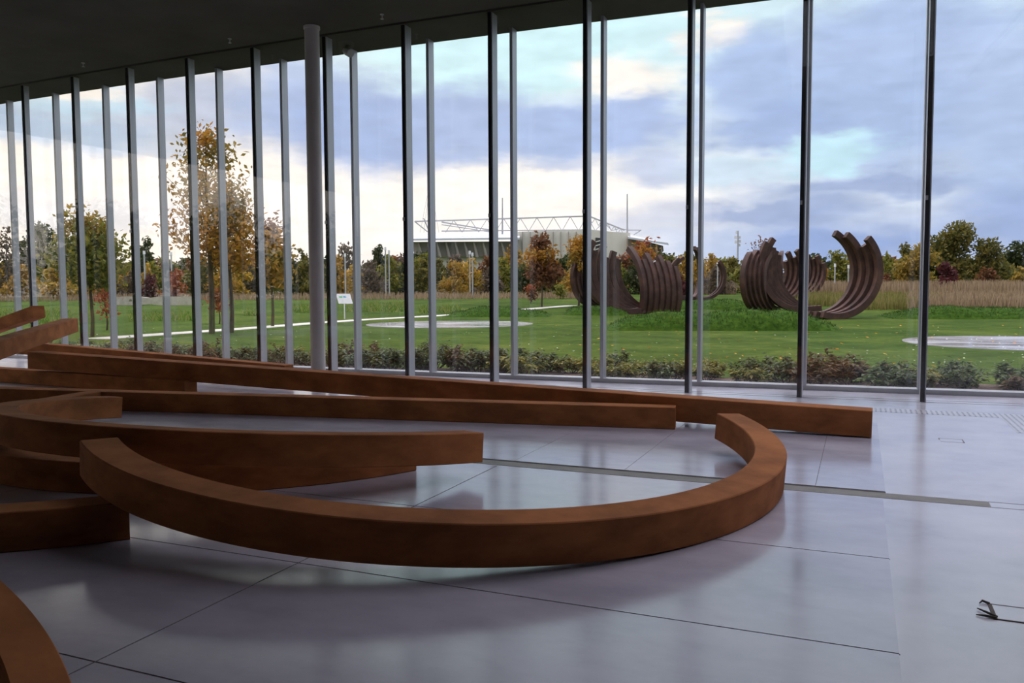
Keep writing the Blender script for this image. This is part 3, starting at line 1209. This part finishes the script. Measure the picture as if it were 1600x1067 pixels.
def young_tree(px, py, ytop, wpx, pals, label, seedv, lean=0.0, crown0=.25, nbr=30, per=46, leaf=.10):
    """slim park tree: tapering stem, ascending branches, loose leaves"""
    b = on_lawn(px, py)
    dep = (b - EYE_P).dot(AX_F)
    H = gd(px, ytop, dep).z - b.z
    W = wpx / F_PX * dep
    r = np.random.default_rng(seedv)
    root = empty('young_tree', b)
    tag(root, label, 'tree', None)
    mb = MB()
    tr = H * .0115 + .02
    lx = er * lean

    def stem(t):
        return lx * (t * t) + Vector((.06 * math.sin(5 * t), .05 * math.sin(7 * t + 1), H * t))
    mb.tube([stem(0) - Vector((0, 0, .15))] + [stem(t) for t in (.0, .15, .3, .5, .7, .85, .98)], [tr * 1.15, tr * 1.05, tr * .95, tr * .8, tr * .6, tr * .4, tr * .22, tr * .08], 8)
    link('trunk', mb.v, mb.f, M['bark'], root)
    mb = MB()
    pts = [[] for _ in pals]
    for k_ in range(nbr):
        t = crown0 + (.96 - crown0) * (k_ + r.uniform(0, .8)) / nbr
        th = k_ * 2.4 + r.uniform(-.5, .5)
        env = (1 - ((t - crown0) / (1.02 - crown0))) ** .75 * .85 + .18
        Lb = W * .5 * env * r.uniform(.65, 1.15)
        s0 = stem(t)
        dirv = Vector((math.cos(th), math.sin(th), 0))
        p1 = s0 + dirv * Lb * .5 + Vector((0, 0, Lb * .28))
        p2 = s0 + dirv * Lb + Vector((0, 0, Lb * .75))
        mb.tube([s0, p1, p2], [tr * .32 * (1.1 - t), tr * .22 * (1.1 - t), .006], 5)
        pi = min(len(pals) - 1, int((t - crown0) / (1 - crown0) * len(pals)))
        for _ in range(int(per * (.5 + env))):
            q = r.uniform(.25, 1.05)
            c = s0.lerp(p1, min(1, q * 2)) if q < .5 else p1.lerp(p2, (q - .5) * 2)
            j = r.normal(size=3) * (.10 + .13 * q)
            pts[pi].append((c.x + j[0], c.y + j[1], c.z + j[2]))
    link('branches', mb.v, mb.f, M['bark'], root)
    for pl, pp_ in zip(pals, pts):
        if pp_:
            quad_obj('foliage', leaves_at(np.array(pp_), leaf, r), LM[pl], root)
    return root


young_tree(330, 521, 203, 150, ['oakorange', 'oakorange', 'oak', 'oak', 'gold', 'oakorange'], 'tallest young oak with sparse orange and gold leaves, at left beyond the path', 3, crown0=.3, nbr=46, per=60, leaf=.10)
young_tree(361, 520, 300, 110, ['oakorange', 'oak', 'gold'], 'young oak with dense orange lower leaves, right beside the tallest one', 4, crown0=.40, nbr=34, per=85, leaf=.10)
young_tree(143, 526, 346, 120, ['greenyellow', 'greenyellow', 'gold'], 'young tree with green and yellow leaves close to the left edge', 5, crown0=.38, nbr=34, per=105, leaf=.11)
young_tree(425, 510, 349, 62, ['oak', 'gold', 'oakorange', 'pinkbrown'], 'slim young tree with an orange brown top left of the round column', 6, crown0=.38, nbr=30, per=60, leaf=.14)
young_tree(846, 480, 374, 62, ['rust', 'oakorange', 'rust'], 'young tree with rusty leaves left of the outdoor arcs', 7, crown0=.28, nbr=32, per=70, leaf=.17)
young_tree(904, 478, 372, 45, ['oak', 'oakorange'], 'young tree with orange leaves directly behind the leftmost steel arcs', 8, crown0=.45, nbr=22, per=40, leaf=.16)
young_tree(166, 516, 440, 34, ['red', 'red'], 'thin sapling with red leaves near the left edge', 9, crown0=.3, nbr=14, per=14, leaf=.10)
young_tree(342, 506, 455, 34, ['red', 'rust'], 'thin sapling with reddish leaves between the two young oaks', 10, crown0=.35, nbr=14, per=16, leaf=.10)
young_tree(829, 474, 447, 20, ['rust', 'red'], 'small reddish sapling left of the rusty young tree', 12, crown0=.2, nbr=12, per=20, leaf=.13)
young_tree(875, 467, 448, 14, ['greenyellow'], 'tiny green sapling on the lawn left of the arcs', 13, crown0=.15, nbr=12, per=30, leaf=.14)
young_tree(1005, 470, 379, 60, ['red', 'oakorange', 'red'], 'young tree with red leaves showing above the left cluster of arcs', 14, crown0=.5, nbr=22, per=26, leaf=.17)
young_tree(1190, 474, 376, 52, ['pinkbrown', 'brown', 'pinkbrown'], 'nearly bare young tree rising behind the right cluster of arcs', 15, crown0=.45, nbr=30, per=8, leaf=.12)

BG = [
    (-30, 360, 90, 95, 'dark', 'dark tree cut by the left edge of the photo', .15, 1.0),
    (12, 352, 52, 92, 'brown', 'greyish half bare tree at the left edge', .2, .35),
    (62, 348, 100, 100, 'dark', 'broad dark green tree at far left', .15, 1.2),
    (108, 372, 60, 104, 'olive', 'olive tree right of the broad dark one', .15, 1),
    (92, 412, 66, 88, 'yellow', 'bright yellow bush in front of the broad dark tree', .05, 1),
    (35, 415, 60, 90, 'oak', 'orange gold bush at far left', .05, 1),
    (165, 380, 60, 100, 'olive', 'olive tree behind the green and yellow young tree', .1, 1),
    (228, 369, 44, 104, 'dark', 'narrow dark green tree left of the tallest young oak', .15, 1.2),
    (262, 392, 44, 108, 'greenyellow', 'yellowish tree right of the narrow dark one', .1, .8),
    (232, 412, 34, 84, 'yellow', 'small yellow bush above the maroon one', .05, 1),
    (236, 428, 36, 80, 'maroon', 'round maroon bush behind the left concrete wall', .02, 1.3),
    (275, 420, 46, 84, 'red', 'reddish bush behind the left concrete wall', .05, .9),
    (310, 400, 60, 108, 'rust', 'rust brown tree behind the tallest young oak', .1, .9),
    (385, 392, 60, 104, 'olive', 'olive tree between the young oaks and the round column', .08, 1),
    (440, 396, 54, 108, 'rust', 'rust coloured tree right of the slim young tree', .08, 1),
    (472, 388, 36, 112, 'olive', 'olive tree just left of the round column', .1, .9),
    (540, 380, 76, 116, 'brown', 'brown nearly bare tree right of the information board', .12, .6),
    (594, 384, 50, 112, 'dark', 'dark green tree right of the brown bare one', .1, 1.1),
    (632, 396, 44, 116, 'brown', 'brown tree left of the stadium', .1, .7),
    (664, 394, 60, 112, 'greenyellow', 'green and yellow tree under the left end of the stadium', .08, 1),
    (716, 398, 60, 116, 'brown', 'grey brown tree under the left stand', .08, .7),
    (762, 400, 52, 114, 'rust', 'rust brown tree under the left stand', .08, .8),
    (802, 380, 52, 110, 'oak', 'golden tree in front of the white stadium wall', .08, 1),
    (872, 404, 60, 118, 'dark', 'dark green hedge tree under the white stadium wall', .08, 1.1),
    (1044, 400, 60, 118, 'olive', 'olive tree right below the stadium end', .08, 1),
    (1078, 404, 44, 116, 'dark', 'dark tree right of the olive one below the stadium', .08, 1),
    (1061, 428, 36, 86, 'maroon', 'maroon bush between the clusters of arcs', .03, 1.3),
    (1112, 396, 48, 112, 'oak', 'golden brown tree between the clusters of arcs', .08, .9),
    (1146, 402, 52, 110, 'olive', 'dull green tree left of the right cluster of arcs', .08, 1),
    (1262, 404, 60, 112, 'olive', 'olive tree behind the right cluster of arcs', .08, .9),
    (1305, 392, 70, 108, 'greenyellow', 'yellow green tree behind the tall crescent', .06, .9),
    (1282, 408, 30, 104, 'oakorange', 'small orange tree left of the tall crescent', .06, .9),
    (1345, 420, 50, 104, 'gold', 'golden bush seen through the tall crescent', .05, 1),
    (1385, 396, 46, 116, 'greenyellow', 'yellow green tree just right of the tall crescent', .06, .9),
    (1416, 380, 56, 110, 'olive', 'olive tree left of the largest tree at right', .06, 1),
    (1382, 428, 40, 100, 'rust', 'rust brown bush just right of the tall crescent', .04, 1),
    (1488, 349, 150, 108, 'olive', 'largest tree, a broad olive crown at right', .06, 1.6),
    (1436, 382, 84, 98, 'gold', 'golden olive tree in front of the largest tree', .05, 1.2),
    (1536, 372, 92, 104, 'olive', 'rounded olive tree at the right foot of the largest tree', .05, 1.2),
    (1476, 410, 46, 88, 'maroon', 'reddish maroon bush in front of the largest tree', .03, 1.3),
    (1592, 376, 70, 120, 'dark', 'dark green tree at the right edge of the photo', .06, 1.2),
    (1590, 424, 46, 92, 'gold', 'yellow bush at the right edge of the photo', .03, 1),
    (1650, 380, 90, 115, 'dark', 'dark tree beyond the right edge of the photo', .06, 1),
]
for px, yt, wp, dp, pl, lab, lw, dn in BG:
    bush = 'bush' in lab
    bg_tree(px, yt, wp, dp, pl, lab, 'bush' if bush else 'tree', 'autumn_bush' if bush else 'autumn_tree', None, lw, dn)

# distant tree line closing the view
for i, px in enumerate(list(range(-60, 1180, 52)) + list(range(1225, 1690, 52))):
    pl = ['dark', 'olive', 'brown', 'olive', 'rust', 'dark', 'greenyellow'][(i * 3) % 7]
    txt = {'rust': 'rust brown', 'brown': 'grey brown', 'olive': 'olive', 'greenyellow': 'yellow green', 'dark': 'dark green'}[pl]
    bg_tree(px + rnd.uniform(-8, 8), (402 if px < 1200 else 404) + rnd.uniform(-9, 9), 84, 132 + rnd.uniform(-4, 8), pl,
            'distant %s tree in the tree line closing the view' % txt, 'tree', 'distant_tree', '%s trees of the distant tree line' % txt, .0, 1.1, 1.15)

# undergrowth along the edge of the lawn: many look-alike bushes
hp = ['oak', 'olive', 'rust', 'greenyellow', 'brown', 'yellow', 'olive', 'rust', 'dark', 'oak', 'brown', 'greenyellow']
kinds = {}
for i, px in enumerate(range(-20, 1160, 26)):
    pl = hp[(i * 5 + i // 7) % len(hp)]
    txt = {'rust': 'rust brown', 'brown': 'grey brown', 'oak': 'orange', 'olive': 'olive', 'maroon': 'deep red', 'gold': 'golden', 'red': 'reddish', 'greenyellow': 'yellow green', 'yellow': 'bright yellow', 'dark': 'dark green'}[pl]
    bg_tree(px + rnd.uniform(-6, 6), 409 + rnd.uniform(-12, 12), 50 + rnd.uniform(-6, 14), 97 + rnd.uniform(-4, 8), pl,
            'low %s bush in the undergrowth along the far edge of the lawn' % txt, 'bush', 'undergrowth_bush', '%s undergrowth bushes' % txt, .02, .8)
for i, px in enumerate(range(1240, 1640, 30)):
    pl = ['gold', 'olive', 'rust', 'greenyellow'][i % 4]
    txt = {'rust': 'rust brown', 'gold': 'golden', 'olive': 'olive', 'greenyellow': 'yellow green'}[pl]
    bg_tree(px + rnd.uniform(-6, 6), 418 + rnd.uniform(-9, 9), 50, 103 + rnd.uniform(-3, 8), pl,
            'low %s bush behind the dry grass at right' % txt, 'bush', 'undergrowth_bush', '%s bushes behind the dry grass' % txt, .02, .8)


for i in range(17):
    p = Vector((-70 + (i % 3) * 6, -80 + i * 5.6, 0))
    px_, d_ = None, None
    r9 = np.random.default_rng(400 + i)
    H9, W9 = r9.uniform(9, 12), 11.5
    p.z = ground_t(p.x, p.y)
    root = empty('autumn_tree', p)
    tag(root, 'dense dark tree outside the glass end wall at left, only mirrored in the windows', 'tree', 'trees beyond the glass end wall')
    mb = MB().tube([(0, 0, -.2), (0, 0, H9 * .7)], [.2, .08], 6)
    link('trunk', mb.v, mb.f, M['bark'], root)
    quad_obj('foliage', leaf_cloud([((0, 0, H9 * .3), (W9 * .55, W9 * .55, H9 * .3)), ((0, 0, H9 * .62), (W9 * .45, W9 * .45, H9 * .34))], 3200, .3, r9, shell=.15), LM['dark' if i % 2 else 'olive'], root)


def tall_grass(name, spots, n, h, label, pal, seedv, wid=.05):
    """field of upright dry blades; spots: list of (x0px, x1px, depth0, depth1)"""
    r = np.random.default_rng(seedv)
    V = []
    tot = sum((b - a) * (d1 - d0) for a, b, d0, d1 in spots)
    for a, b, d0, d1 in spots:
        k_ = int(n * (b - a) * (d1 - d0) / tot)
        X = r.uniform(a, b, k_)
        D = r.uniform(d0, d1, k_)
        for x, dd in zip(X, D):
            p = at_depth(x, dd)
            hh = h * r.uniform(.5, 1.15)
            th = r.uniform(0, 3.14)
            w = Vector((math.cos(th), math.sin(th), 0)) * wid
            t = p + Vector((r.normal() * .14, r.normal() * .14, hh))
            V += [p - w, p + w, t + w * .25, t - w * .25]
    o = quad_obj(name, np.array([tuple(v) for v in V]), pal)
    return tag(o, label, 'grass', kind='stuff')


M['dry'] = leaf_mat('dry_grass', ['#6b5a44', '#85725a', '#9a866c', '#756650'])
M['drygreen'] = leaf_mat('dry_green_grass', ['#57602a', '#6f6b38', '#857a4c', '#5f5a30'])
M['tuft'] = leaf_mat('meadow_grass', ['#3c5a1c', '#55702a', '#6b7a38', '#7f7a48'])
tall_grass('dry_grass', [(1240, 1650, 78, 100)], 9000, 1.5, 'tall beige dry grass standing in front of the trees at right', M['dry'], 1, .06)
tall_grass('dry_grass', [(1420, 1650, 55, 72)], 5000, .95, 'brownish dry grass at right just behind the grass mound', M['dry'], 5, .045)
tall_grass('dry_grass', [(1240, 1470, 62, 78), (1330, 1440, 56, 62)], 5500, .8, 'mixed green and brown grass around the tall crescent', M['drygreen'], 2, .05)
tall_grass('dry_grass', [(-20, 910, 84, 92)], 6000, .62, 'thin band of dry grass along the undergrowth at left and centre', M['dry'], 3, .05)
tall_grass('dry_grass', [(1040, 1150, 97, 112)], 2200, 1.3, 'dry beige grass between the two clusters of arcs', M['dry'], 4, .05)
tall_grass('meadow_grass', [(-20, 110, 44, 60), (200, 300, 46, 54), (540, 640, 56, 70), (655, 720, 54, 62), (440, 520, 56, 66), (380, 400, 52, 56)], 5200, .34,
           'rough uncut green tufts in the lawn at left', M['tuft'], 6, .04)

# low shrubs in the bed right behind the glass
M['shrubgreen'] = leaf_mat('dark_shrub_leaf', ['#263622', '#38492c', '#4e5e36', '#6a7440'], .5)
M['shrubyellow'] = leaf_mat('yellow_green_shrub_leaf', ['#44532a', '#626c30', '#7e7c38', '#948440'], .45)
M['shrubbrown'] = leaf_mat('withered_shrub_leaf', ['#3a3024', '#54402c', '#6a5436', '#465030'], .4)


def shrub_proto(kind, seedv, H, R_, n):
    n = int(n * 1.6)
    r = np.random.default_rng(seedv)
    P, dirs = [], []
    root = empty('low_shrub', (0, 0, 0))
    mb = MB()
    V = []
    for s_ in range(13):
        th = r.uniform(0, 6.28)
        rad = R_ * math.sqrt(r.uniform(.02, .85))
        tip = Vector((math.cos(th) * rad, math.sin(th) * rad, H * (1.0 - .45 * (rad / R_) ** 2) * r.uniform(.75, 1.05)))
        mb.tube([(tip.x * .25, tip.y * .25, -.03), (tip.x * .8, tip.y * .8, tip.z * .55), tip], [.008, .006, .003], 4)
        for q in range(n // 13):
            t = r.uniform(.35, 1.05)
            c = Vector((tip.x * (.25 + .75 * t), tip.y * (.25 + .75 * t), tip.z * t))
            out = Vector((math.cos(th + r.normal() * 1.3), math.sin(th + r.normal() * 1.3), r.uniform(-.25, .45))).normalized()
            side = out.cross(Vector((0, 0, 1))).normalized()
            ln = r.uniform(.07, .125)
            c = c + Vector(r.normal(size=3) * .03)
            droop = Vector((0, 0, -ln * .35))
            V += [c, c + out * ln * .55 + side * ln * .28, c + out * ln * 1.15 + droop, c + out * ln * .55 - side * ln * .28]
    link('stems', mb.v, mb.f, M['bark'], root)
    quad_obj('leaves', np.array([tuple(v) for v in V]), M[kind], root)
    return root


protos = {'shrubgreen': shrub_proto('shrubgreen', 1, .46, .46, 320), 'shrubyellow': shrub_proto('shrubyellow', 2, .36, .46, 290), 'shrubbrown': shrub_proto('shrubbrown', 3, .50, .44, 300)}
SL = {'shrubgreen': ('low dark green leafy shrub in the bed along the glass', 'dark green shrubs along the glass'),
      'shrubyellow': ('low yellow green leafy shrub in the bed along the glass', 'yellow green shrubs along the glass'),
      'shrubbrown': ('low shrub with withered brown leaves in the bed along the glass', 'withered shrubs along the glass')}


def dup(root, loc, rz, sc_):
    c = root.copy()
    COL.objects.link(c)
    c.location, c.rotation_euler, c.scale = loc, (0, 0, rz), sc_
    for ch in root.children:
        q = ch.copy()
        COL.objects.link(q)
        q.parent = c
        q.matrix_parent_inverse = ch.matrix_parent_inverse
    return c


def bed_y(x):
    i = (x + 17.288) / 1.644
    return 12.717 + 0.00707 * (i - 6) ** 2 + 0.73 + 0.026 * min(max(i, -3), 9)


used = set()
x = -22.0
row = 0
while x < 6.5:
    yb = bed_y(x)
    big = 1.0
    for yo, pk in ((rnd.uniform(.75, .95), .25), (rnd.uniform(1.3, 1.55), .8), (rnd.uniform(1.85, 2.2), 1.0)):
        if rnd.random() > pk:
            continue
        u = rnd.random()
        # darker plants behind the centre, yellow ones right of it
        if -10.5 < x < -5.6:
            kind = 'shrubgreen' if u < .7 else ('shrubbrown' if u < .9 else 'shrubyellow')
            s_ = rnd.uniform(.95, 1.25)
        elif -5.6 <= x < -2.4:
            kind = 'shrubyellow' if u < .7 else 'shrubgreen'
            s_ = rnd.uniform(.75, 1.0)
        elif -1.2 < x < .4:
            kind = 'shrubbrown' if u < .5 else 'shrubgreen'
            s_ = rnd.uniform(.9, 1.1)
        else:
            kind = 'shrubgreen' if u < .5 else ('shrubyellow' if u < .85 else 'shrubbrown')
            s_ = rnd.uniform(.75, 1.05)
        loc = (x + rnd.uniform(-.15, .15), yb + yo, -.06)
        sc_ = (s_ * rnd.uniform(.9, 1.1), s_ * rnd.uniform(.9, 1.1), s_ * rnd.uniform(.85, 1.1))
        if kind not in used:
            used.add(kind)
            o = protos[kind]
            o.location, o.rotation_euler, o.scale = loc, (0, 0, rnd.uniform(0, 6.28)), sc_
        else:
            o = dup(protos[kind], loc, rnd.uniform(0, 6.28), sc_)
        tag(o, SL[kind][0], 'shrub', SL[kind][1])
    x += rnd.uniform(.52, .72)

# daisies and fallen leaves on the lawn
r_ = np.random.default_rng(21)


def flecks(name, n, cols, size, label, x0, x1, y0, y1):
    V = []
    for _ in range(n):
        p = on_lawn(r_.uniform(x0, x1), y0 + (y1 - y0) * r_.random() ** .8)
        th = r_.uniform(0, 6.28)
        s_ = size * r_.uniform(.6, 1.3)
        a = Vector((math.cos(th), math.sin(th), r_.uniform(-.3, .3))) * s_
        b_ = Vector((-math.sin(th), math.cos(th), r_.uniform(-.3, .5))) * s_ * .7
        c = p + Vector((0, 0, .035))
        V += [c - a, c + b_, c + a, c - b_]
    o = quad_obj(name, np.array([tuple(v) for v in V]), leaf_mat(name, cols))
    tag(o, label, 'fallen leaves' if 'leaves' in label else 'flowers', kind='stuff')


flecks('fallen_leaves', 100, ['#b88420', '#d09a2a', '#c07028', '#9a7a3a'], .055, 'yellow fallen leaves scattered over the lawn', 860, 1620, 508, 575)
flecks('daisies', 320, ['#b9c0ae', '#d5d8cc', '#c8cf9a'], .03, 'tiny white daisies dotted over the lawn', 120, 1620, 508, 572)

# ------------------------------------------------------------------ lamps, masts, stadium
def lamp_post(px, yhead, dep, label, head=6, double=False):
    b = at_depth(px, dep)
    zt = gd(px, yhead, dep).z
    root = empty('lamp_post', b)
    tag(root, label, 'lamp post')
    MB().tube([b - Vector((0, 0, .2)), (b.x, b.y, zt)], .07, 8).build('post', M['pole'], root)
    hh = head / F_PX * dep
    MB().tube([(b.x, b.y, zt), (b.x, b.y, zt + hh * .15), (b.x, b.y, zt + hh)], [.07, .12, .11], 10).build('lamp_head', M['lampglass'], root)


for px, yh, dp, lab in ((227, 398, 80, 'white lamp post in front of the narrow dark green tree'),
                        (269, 400, 84, 'pale lamp post right of the maroon bush'),
                        (455, 390, 86, 'pale lamp post left of the round column'),
                        (540, 402, 84, 'lamp post in front of the brown bare tree'),
                        (603, 392, 88, 'left one of the lamp post pair near the dark tree at centre'),
                        (608.5, 397, 88, 'right one of the lamp post pair near the dark tree at centre'),
                        (734.5, 398, 88, 'left one of the lamp post pair below the left stand'),
                        (738.5, 401, 88, 'right one of the lamp post pair below the left stand'),
                        (1304, 418, 92, 'lamp post seen inside the tall crescent'),
                        (1121, 416, 92, 'lamp post left of the right cluster of arcs'),
                        (1325, 420, 94, 'second lamp post inside the tall crescent')):
    lamp_post(px, yh, dp, lab)

# floodlight mast
b = at_depth(1152, 150)
fm = empty('floodlight_mast', b)
tag(fm, 'thin floodlight mast standing left of the right cluster of arcs', 'mast')
zt = gd(1152, 361, 150).z
MB().tube([b - Vector((0, 0, .2)), (b.x, b.y, zt)], [.22, .12], 8).build('pole', M['pole'], fm)
for k_, (dx, yy) in enumerate(((-.1, 363), (.35, 371), (-.35, 371), (.4, 377), (.3, 383), (-.3, 378))):
    p = gd(1152, yy, 150) + er * dx - fw * .2
    MB().box((p.x - .22, p.y - .15, p.z - .25), (p.x + .22, p.y + .15, p.z + .25)).build('floodlight', M['lampglass'], fm)

SD = 300.0


def sp_(x, y, back=0.0):
    return gd(x, y, SD + back)


st_base = sp_(840, 430)
st = empty('stadium', st_base)
tag(st, 'football stadium with white roofs and lattice truss far behind the trees', 'stadium')


def sbox(pts, back0, back1, name, mat, parent=None):
    """solid from a front outline given in order, extruded away from the viewer"""
    n = len(pts)
    f0 = [sp_(x, y, back0) for x, y in pts]
    f1 = [v + fw * (back1 - back0) for v in f0]
    mb = MB()
    mb.add(f0 + f1, [tuple(range(n)), tuple(reversed(range(n, 2 * n)))] + [(i, (i + 1) % n, n + (i + 1) % n, n + i) for i in range(n)])
    o = mb.build(name, mat, parent or st)
    fix_normals(o)
    return o


facade = sbox([(644, 378), (808, 377), (808, 400), (648, 402)], 0, 30, 'stand_facade', M['stand'])
for x in np.arange(652, 806, 14.5):
    sbox([(x, 378), (x + 2.2, 378), (x + 7, 393), (x + 9, 402), (x + 4.5, 402), (x + 3, 393)], -2.0, 0, 'facade_fin', M['stand'], facade)
sbox([(640, 402), (812, 399), (812, 448), (640, 450)], 2, 30, 'stand_base', M['standwhite'])
o = MB().hexa([sp_(641, 376, -4), sp_(812, 374, -4), sp_(812, 373, 40), sp_(646, 375, 40), sp_(641, 373, -4), sp_(812, 371, -4), sp_(812, 362, 40), sp_(668, 365, 40)]).build('stand_roof', M['roofwhite'], st)
fix_normals(o)
gable = sbox([(806, 362), (915, 359), (985, 364), (985, 446), (806, 446)], 8, 30, 'gable_wall', M['standwhite'])
for x in np.arange(816, 912, 12):
    sbox([(x, 362), (x + .8, 362), (x + .8, 405), (x, 405)], 7, 8, 'wall_rib', M['stand'], gable)
opening = sbox([(931, 371), (939, 372), (939, 396), (931, 396)], 6.5, 8, 'stair_opening', M['blackmetal'])
for y in (377, 383, 389):
    sbox([(931, y), (939, y - 2), (939, y - .5), (931, y + 1.5)], 6, 6.5, 'stair_flight', M['standwhite'], opening)
end_st = sbox([(981, 372), (1006, 376), (1036, 384), (1037, 392), (1030, 399), (1015, 404), (1005, 446), (981, 446)], 5, 30, 'end_stand', M['standrust'])
for x in (1006, 1016, 1026, 1033):
    sbox([(x, 378 + (x - 1006) * .25), (x + 1.6, 378 + (x - 1006) * .25), (x + 1.6, 398), (x, 399)], 3.5, 5, 'stand_column', M['stand'], end_st)
o = MB().hexa([sp_(981, 373, 2), sp_(1045, 383, 2), sp_(1045, 382, 30), sp_(985, 370, 30), sp_(981, 370, 2), sp_(1044, 379.5, 2), sp_(1020, 375, 30), sp_(981, 366, 30)]).build('end_roof', M['roofwhite'], st)
fix_normals(o)
for x, y0, y1 in ((672, 275, 368), (785, 309, 366), (980, 303, 368)):
    MB().tube([sp_(x, y1, 10), sp_(x, y0, 10)], [.38, .22], 8).build('mast', M['pole'], st)
mb = MB()
for x in (672,):
    for dx in (-10, -16, 8, 14):
        mb.tube([sp_(x, 285, 10), sp_(x + dx, 364, 10)], .06, 4)
mb.build('mast_stay', M['pole'], st)
mb = MB()
tp = lambda x: 346 - (x - 648) * (346 - 337.5) / (920 - 648) if x < 920 else 337.5 + (x - 920) * (362 - 337.5) / (982 - 920)
bt = lambda x: 362.5 - (x - 690) * 2.5 / 230
ch = [sp_(x, tp(x), 10) for x in range(648, 984, 8)]
mb.tube(ch, .30, 6)
mb.tube([sp_(690, 361, 10), sp_(920, 359, 10), sp_(982, 366, 10)], .26, 6)
mb.tube([sp_(648, 346, 10), sp_(668, 362, 10)], .24, 6)
mb.tube([sp_(662, 341, 10), sp_(670, 360, 10)], .24, 6)
mb.tube([sp_(690, 347, 10), sp_(764, 359, 10)], .28, 6)
mb.tube([sp_(690, 351, 14), sp_(764, 362, 14)], .2, 6)
for i, x in enumerate(range(696, 976, 13)):
    mb.tube([sp_(x, tp(x) if i % 2 else bt(x) + .5, 10), sp_(x + 13, bt(x + 13) + .5 if i % 2 else tp(x + 13), 10)], .13, 5)
for i, x in enumerate(range(915, 984, 5)):
    mb.tube([sp_(x, tp(x) + (0 if i % 2 else 9), 10), sp_(x + 5, tp(x + 5) + (9 if i % 2 else 0), 10)], .12, 5)
mb.tube([sp_(980, 359.5, 10), sp_(1002, 359.5, 10)], .2, 5)
mb.tube([sp_(990, 367, 10), sp_(1002, 359.5, 10)], .2, 5)
mb.build('truss', M['pole'], st)
